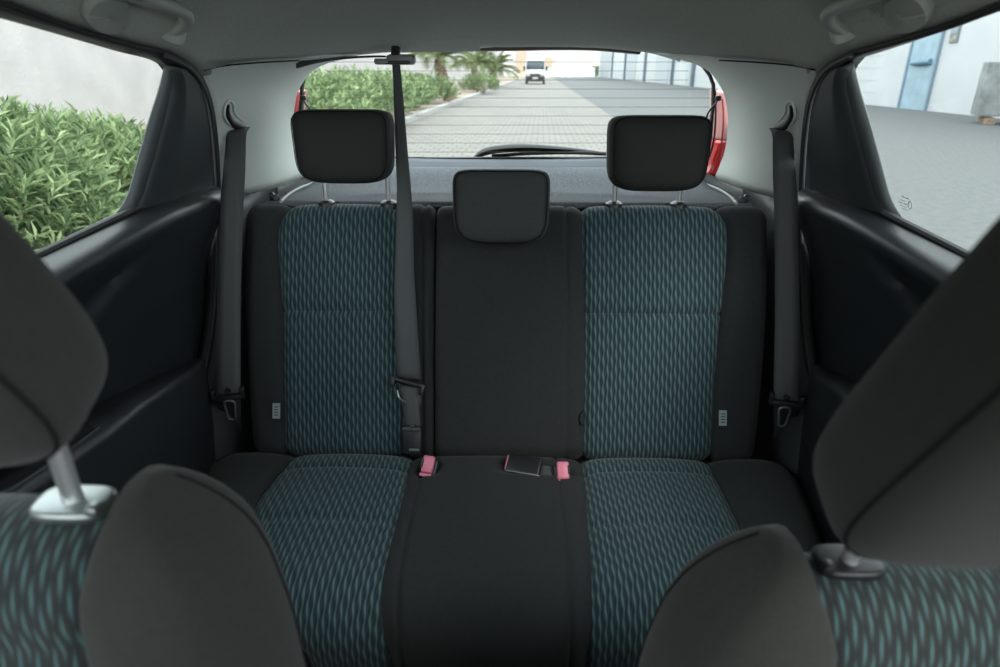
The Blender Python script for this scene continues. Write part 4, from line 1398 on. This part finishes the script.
# bin
p = P(596.5, 76.0, z=0)
p = CAM + (p - CAM) * .8; p.z = 0
d_ = (p - CAM).length
bn = empty('wheeled_bin', p, 'green wheeled bin with ochre lid at the far end of the yard', 'bin')
s_ = d_ / 640
mb = MB(); mb.rbox(p + Vector((0, 0, 4.6 * s_)), (3.0 * s_, 3.0 * s_, 7.6 * s_), .03, 2, None, 0, (1.2, 1.2)); obj('bin_body', mb, M['green'], bn)
mb = MB(); mb.rbox(p + Vector((-1.2 * s_, 0, 9.0 * s_)), (6.2 * s_, 4 * s_, 1.2 * s_), .03); obj('bin_lid', mb, M['ochre'], bn)
for dx in (-1, 1):
    mb = MB(); mb.tube([p + Vector((dx * 1.2 * s_ - .05, 0, .7 * s_)), p + Vector((dx * 1.2 * s_ + .05, 0, .7 * s_))], .7 * s_, 14); obj('wheel', mb, M['tyre'], bn)

# van
def van():
    p = P(535, 84.3, z=0)
    e = empty('van', p, 'white van facing the camera far down the paved lane', 'van')
    W, Hh = 1.0, 2.35
    Rv = RH.to_4x4()
    T = Matrix.Translation(p) @ Rv
    # side profile (y forward towards the camera is negative), z
    prof = [(5.2, .45), (5.2, 2.25), (4.9, 2.38), (1.35, 2.38), (1.05, 2.28), (.42, 1.42), (.12, 1.25), (.02, 1.02), (0, .50), (.05, .40), (5.2, .40)]
    rows = []
    for y, z in prof:
        w_ = W * (1 - .10 * sstep(1.2, 2.4, z))
        rows.append([Vector((x * w_, y + .10 * abs(x) ** 3 * (1 if y < 1 else 0), z)) for x in (-1, -.96, -.8, -.4, 0, .4, .8, .96, 1)])
    rows.append(rows[0])
    m = MB()
    m.grid([[T @ q for q in r] for r in rows])
    for sx in (0, 8):
        pts = [T @ r[sx] for r in rows[:-1]]
        m.add(pts, [tuple(range(len(pts)))])
    obj('body', m, M['white'], e, angle=30)
    def tq(x, y, z): return T @ Vector((x, y, z))
    m = MB(); m.grid([[tq(x * .86, .99 - .02 + .05 * abs(x) ** 2, 2.23) for x in (-1, -.5, 0, .5, 1)], [tq(x * .93, .36 + .06 * abs(x) ** 2, 1.38) for x in (-1, -.5, 0, .5, 1)]])
    obj('windscreen', m, M['vanglass'], e, thick=.02)
    m = MB(); m.rbox((0, 0, 0), (1.9, .18, .50), .05, 3, None); m.v = [tuple(T @ (Vector(v) + Vector((0, .03, .52)))) for v in m.v]
    obj('bumper', m, M['tyre'], e)
    m = MB(); m.rbox((0, 0, 0), (1.05, .06, .20), .02, 2); m.v = [tuple(T @ (Vector(v) + Vector((0, .0, .90)))) for v in m.v]
    obj('grille', m, M['black'], e)
    m = MB(); m.rbox((0, 0, 0), (.56, .03, .16), .01, 1); m.v = [tuple(T @ (Vector(v) + Vector((0, -.07, .58)))) for v in m.v]
    obj('number_plate', m, M['plate'], e)
    for sx in (-1, 1):
        m = MB(); m.rbox((0, 0, 0), (.34, .10, .24), .04, 3); m.v = [tuple(T @ (Vector(v) + Vector((sx * .76, .06, 1.0)))) for v in m.v]
        obj('headlamp', m, M['lampg'], e)
        m = MB(); m.rbox((0, 0, 0), (.20, .12, .40), .05, 3); m.v = [tuple(T @ (Vector(v) + Vector((sx * 1.13, .75, 1.52)))) for v in m.v]
        m.tube([tq(sx * .93, .8, 1.4), tq(sx * 1.1, .76, 1.45)], .03, 6)
        obj('door_mirror', m, M['black'], e)
        for y in (.95, 4.2):
            m = MB(); m.tube([tq(sx * .78, y, .34), tq(sx * .99, y, .34)], .34, 20)
            obj('wheel', m, M['tyre'], e)
van()

# ---- oleander bushes
rnd = random.Random(11)
def leaf(mb, p, d, up, ln, wd, sh, bend):
    side = d.cross(up)
    if side.length < 1e-4: return
    side.normalize()
    o = len(mb.v)
    a = p + d * ln * .5 + up * bend * .4
    b = p + d * ln - up * bend
    mb.v += [tuple(p), tuple(a + side * wd), tuple(b), tuple(a - side * wd)]
    mb.f += [(o, o + 1, o + 2), (o, o + 2, o + 3)]
    mb.mi += [0, 0]
    mb.uv += [(sh, 0)] * 4
def bush(c, rx, ry, h, shoots, ln, wd, per, label, group):
    e = empty('oleander_bush', c, label, 'bush', group)
    mb = MB(); st = MB()
    for i in range(shoots):
        th = rnd.uniform(0, 2 * PI); cz = rnd.uniform(-.25, 1)
        rr = math.sqrt(max(0, 1 - cz * cz)) if cz > 0 else 1
        dv = Vector((rr * math.cos(th), rr * math.sin(th), cz))
        k = rnd.uniform(.72, 1.0) * (1 + .12 * math.sin(3 * th + c.y * 2) * rr)
        tip = c + Vector((dv.x * rx * k, dv.y * ry * k, h * .45 + dv.z * h * .55 * k))
        dr_ = (dv * .8 + Vector((rnd.uniform(-.4, .4), rnd.uniform(-.4, .4), .9))).normalized()
        L_ = ln * 2.2
        sh0 = clamp(.42 + rnd.uniform(-.3, .3))
        for q in range(per):
            f = q / per
            p = tip - dr_ * L_ * (1 - f)
            a = rnd.uniform(0, 2 * PI)
            t1 = dr_.orthogonal().normalized(); t2 = dr_.cross(t1)
            out = t1 * math.cos(a) + t2 * math.sin(a)
            d = (dr_ * lerp(.5, 1.4, f) + out).normalized()
            up = (dr_ - d * dr_.dot(d))
            if up.length < 1e-3: continue
            up.normalize()
            leaf(mb, p, d, up, ln * rnd.uniform(.75, 1.2), wd, clamp(sh0 + rnd.uniform(-.3, .4)), ln * .12)
        if i % 12 == 0:
            b0 = c + Vector((rnd.uniform(-.2, .2) * rx, rnd.uniform(-.2, .2) * ry, 0))
            st.tube([b0, b0.lerp(tip, .5) + Vector((0, 0, .08 * h)), tip - dr_ * ln], [.012, .008, .004], 5)
    obj('foliage', mb, M['oleander'], e, smooth=False)
    obj('stem', st, M['twig'], e)
    return e
HOFF = KOFF - .95
near = [(1.75, 1.0, 1.30, 'nearest oleander bush, at the front edge of the left window'),
        (3.1, 1.05, 1.22, 'second oleander bush filling the middle of the left window'),
        (4.5, .95, 1.00, 'third oleander bush, close to the rear edge of the left window')]
for y, r, h, lab in near:
    bush(street(KOFF + .15, y) + Vector((0, 0, .02)), r, r * .85, h, 1300, .098, .0100, 13, lab, 'oleander bushes along the verge')
far = ['leftmost oleander bush seen through the rear glass', 'second oleander bush from the left through the rear glass', 'third oleander bush from the left through the rear glass',
       'oleander bush just left of the hanging centre belt', 'oleander bush right behind the hanging centre belt', 'oleander bush ending against the leaning palm trunk', 'last low oleander bush, beyond the leaning palm trunk']
fy = [12.3, 14.2, 16.3, 18.8, 21.8, 25.8, 40.0]
for y, lab in zip(fy, far):
    bush(street(HOFF + (-.1 if y < 30 else .75) + rnd.uniform(-.15, .15), y) + Vector((0, 0, .08)), rnd.uniform(1.2, 1.4), rnd.uniform(1.3, 1.5), rnd.uniform(1.12, 1.3), 300, .17, .022, 10, lab, 'oleander bushes along the verge')

# ---- palms
def palm(px, py, h, tr, nf, fl, lab, lean=0.):
    b = P(px, py, z=.1)
    e = empty('palm_tree', b, lab, 'palm', 'palms on the verge')
    top = b + Vector((lean, 0, h))
    rings_, rad = [], []
    for i in range(28):
        k = i / 27
        rings_.append(b.lerp(top, k) + Vector((lean * .25 * math.sin(PI * k), 0, 0)))
        rad.append(tr * (1.15 - .25 * k) * (1 + (.10 if i % 2 else -.06)))
    m = MB(); m.tube(rings_, rad, 14)
    obj('trunk', m, M['trunk'], e)
    for f in range(nf):
        a = 2.399 * f + rnd.uniform(-.2, .2)
        el = rnd.uniform(.35, 1.35)
        hd = Vector((math.cos(a), math.sin(a), 0))
        pts = []
        for i in range(12):
            k = i / 11
            pts.append(top + hd * fl * k * math.cos(el) * (1 - .15 * k) + Vector((0, 0, fl * (math.sin(el) * k - .55 * k * k * math.cos(el * .6)))))
        m = MB()
        m.tube(pts, [.03 * (1 - .8 * i / 11) for i in range(12)], 5)
        m.uv = [(.6, 0)] * len(m.v)
        for i in range(1, 12):
            for j in (0, .5):
                if i == 11 and j: continue
                p = pts[i].lerp(pts[min(i + 1, 11)], j)
                t = (pts[i] - pts[i - 1]).normalized()
                sd_ = t.cross(Vector((0, 0, 1))).normalized()
                for sgn in (-1, 1):
                    d = (sd_ * sgn + t * .7 + Vector((0, 0, -.25))).normalized()
                    leaf(m, p, d, Vector((0, 0, 1)), fl * .30 * math.sin(PI * clamp((i + j) / 12.5)) + .06, .028, rnd.uniform(.2, .9), .04)
        obj('frond', m, M['palmleaf'], e, smooth=False)
palm(451, 101, 1.62, .24, 20, 2.0, 'leaning palm with a scaly trunk just right of the hanging centre belt', -.42)
palm(476, 90, 1.45, .22, 18, 2.2, 'slim palm between the leaning palm and the bushy palm', -.1)
palm(492, 86, 1.1, .30, 26, 3.0, 'big bushy palm nearest the white van', .1)
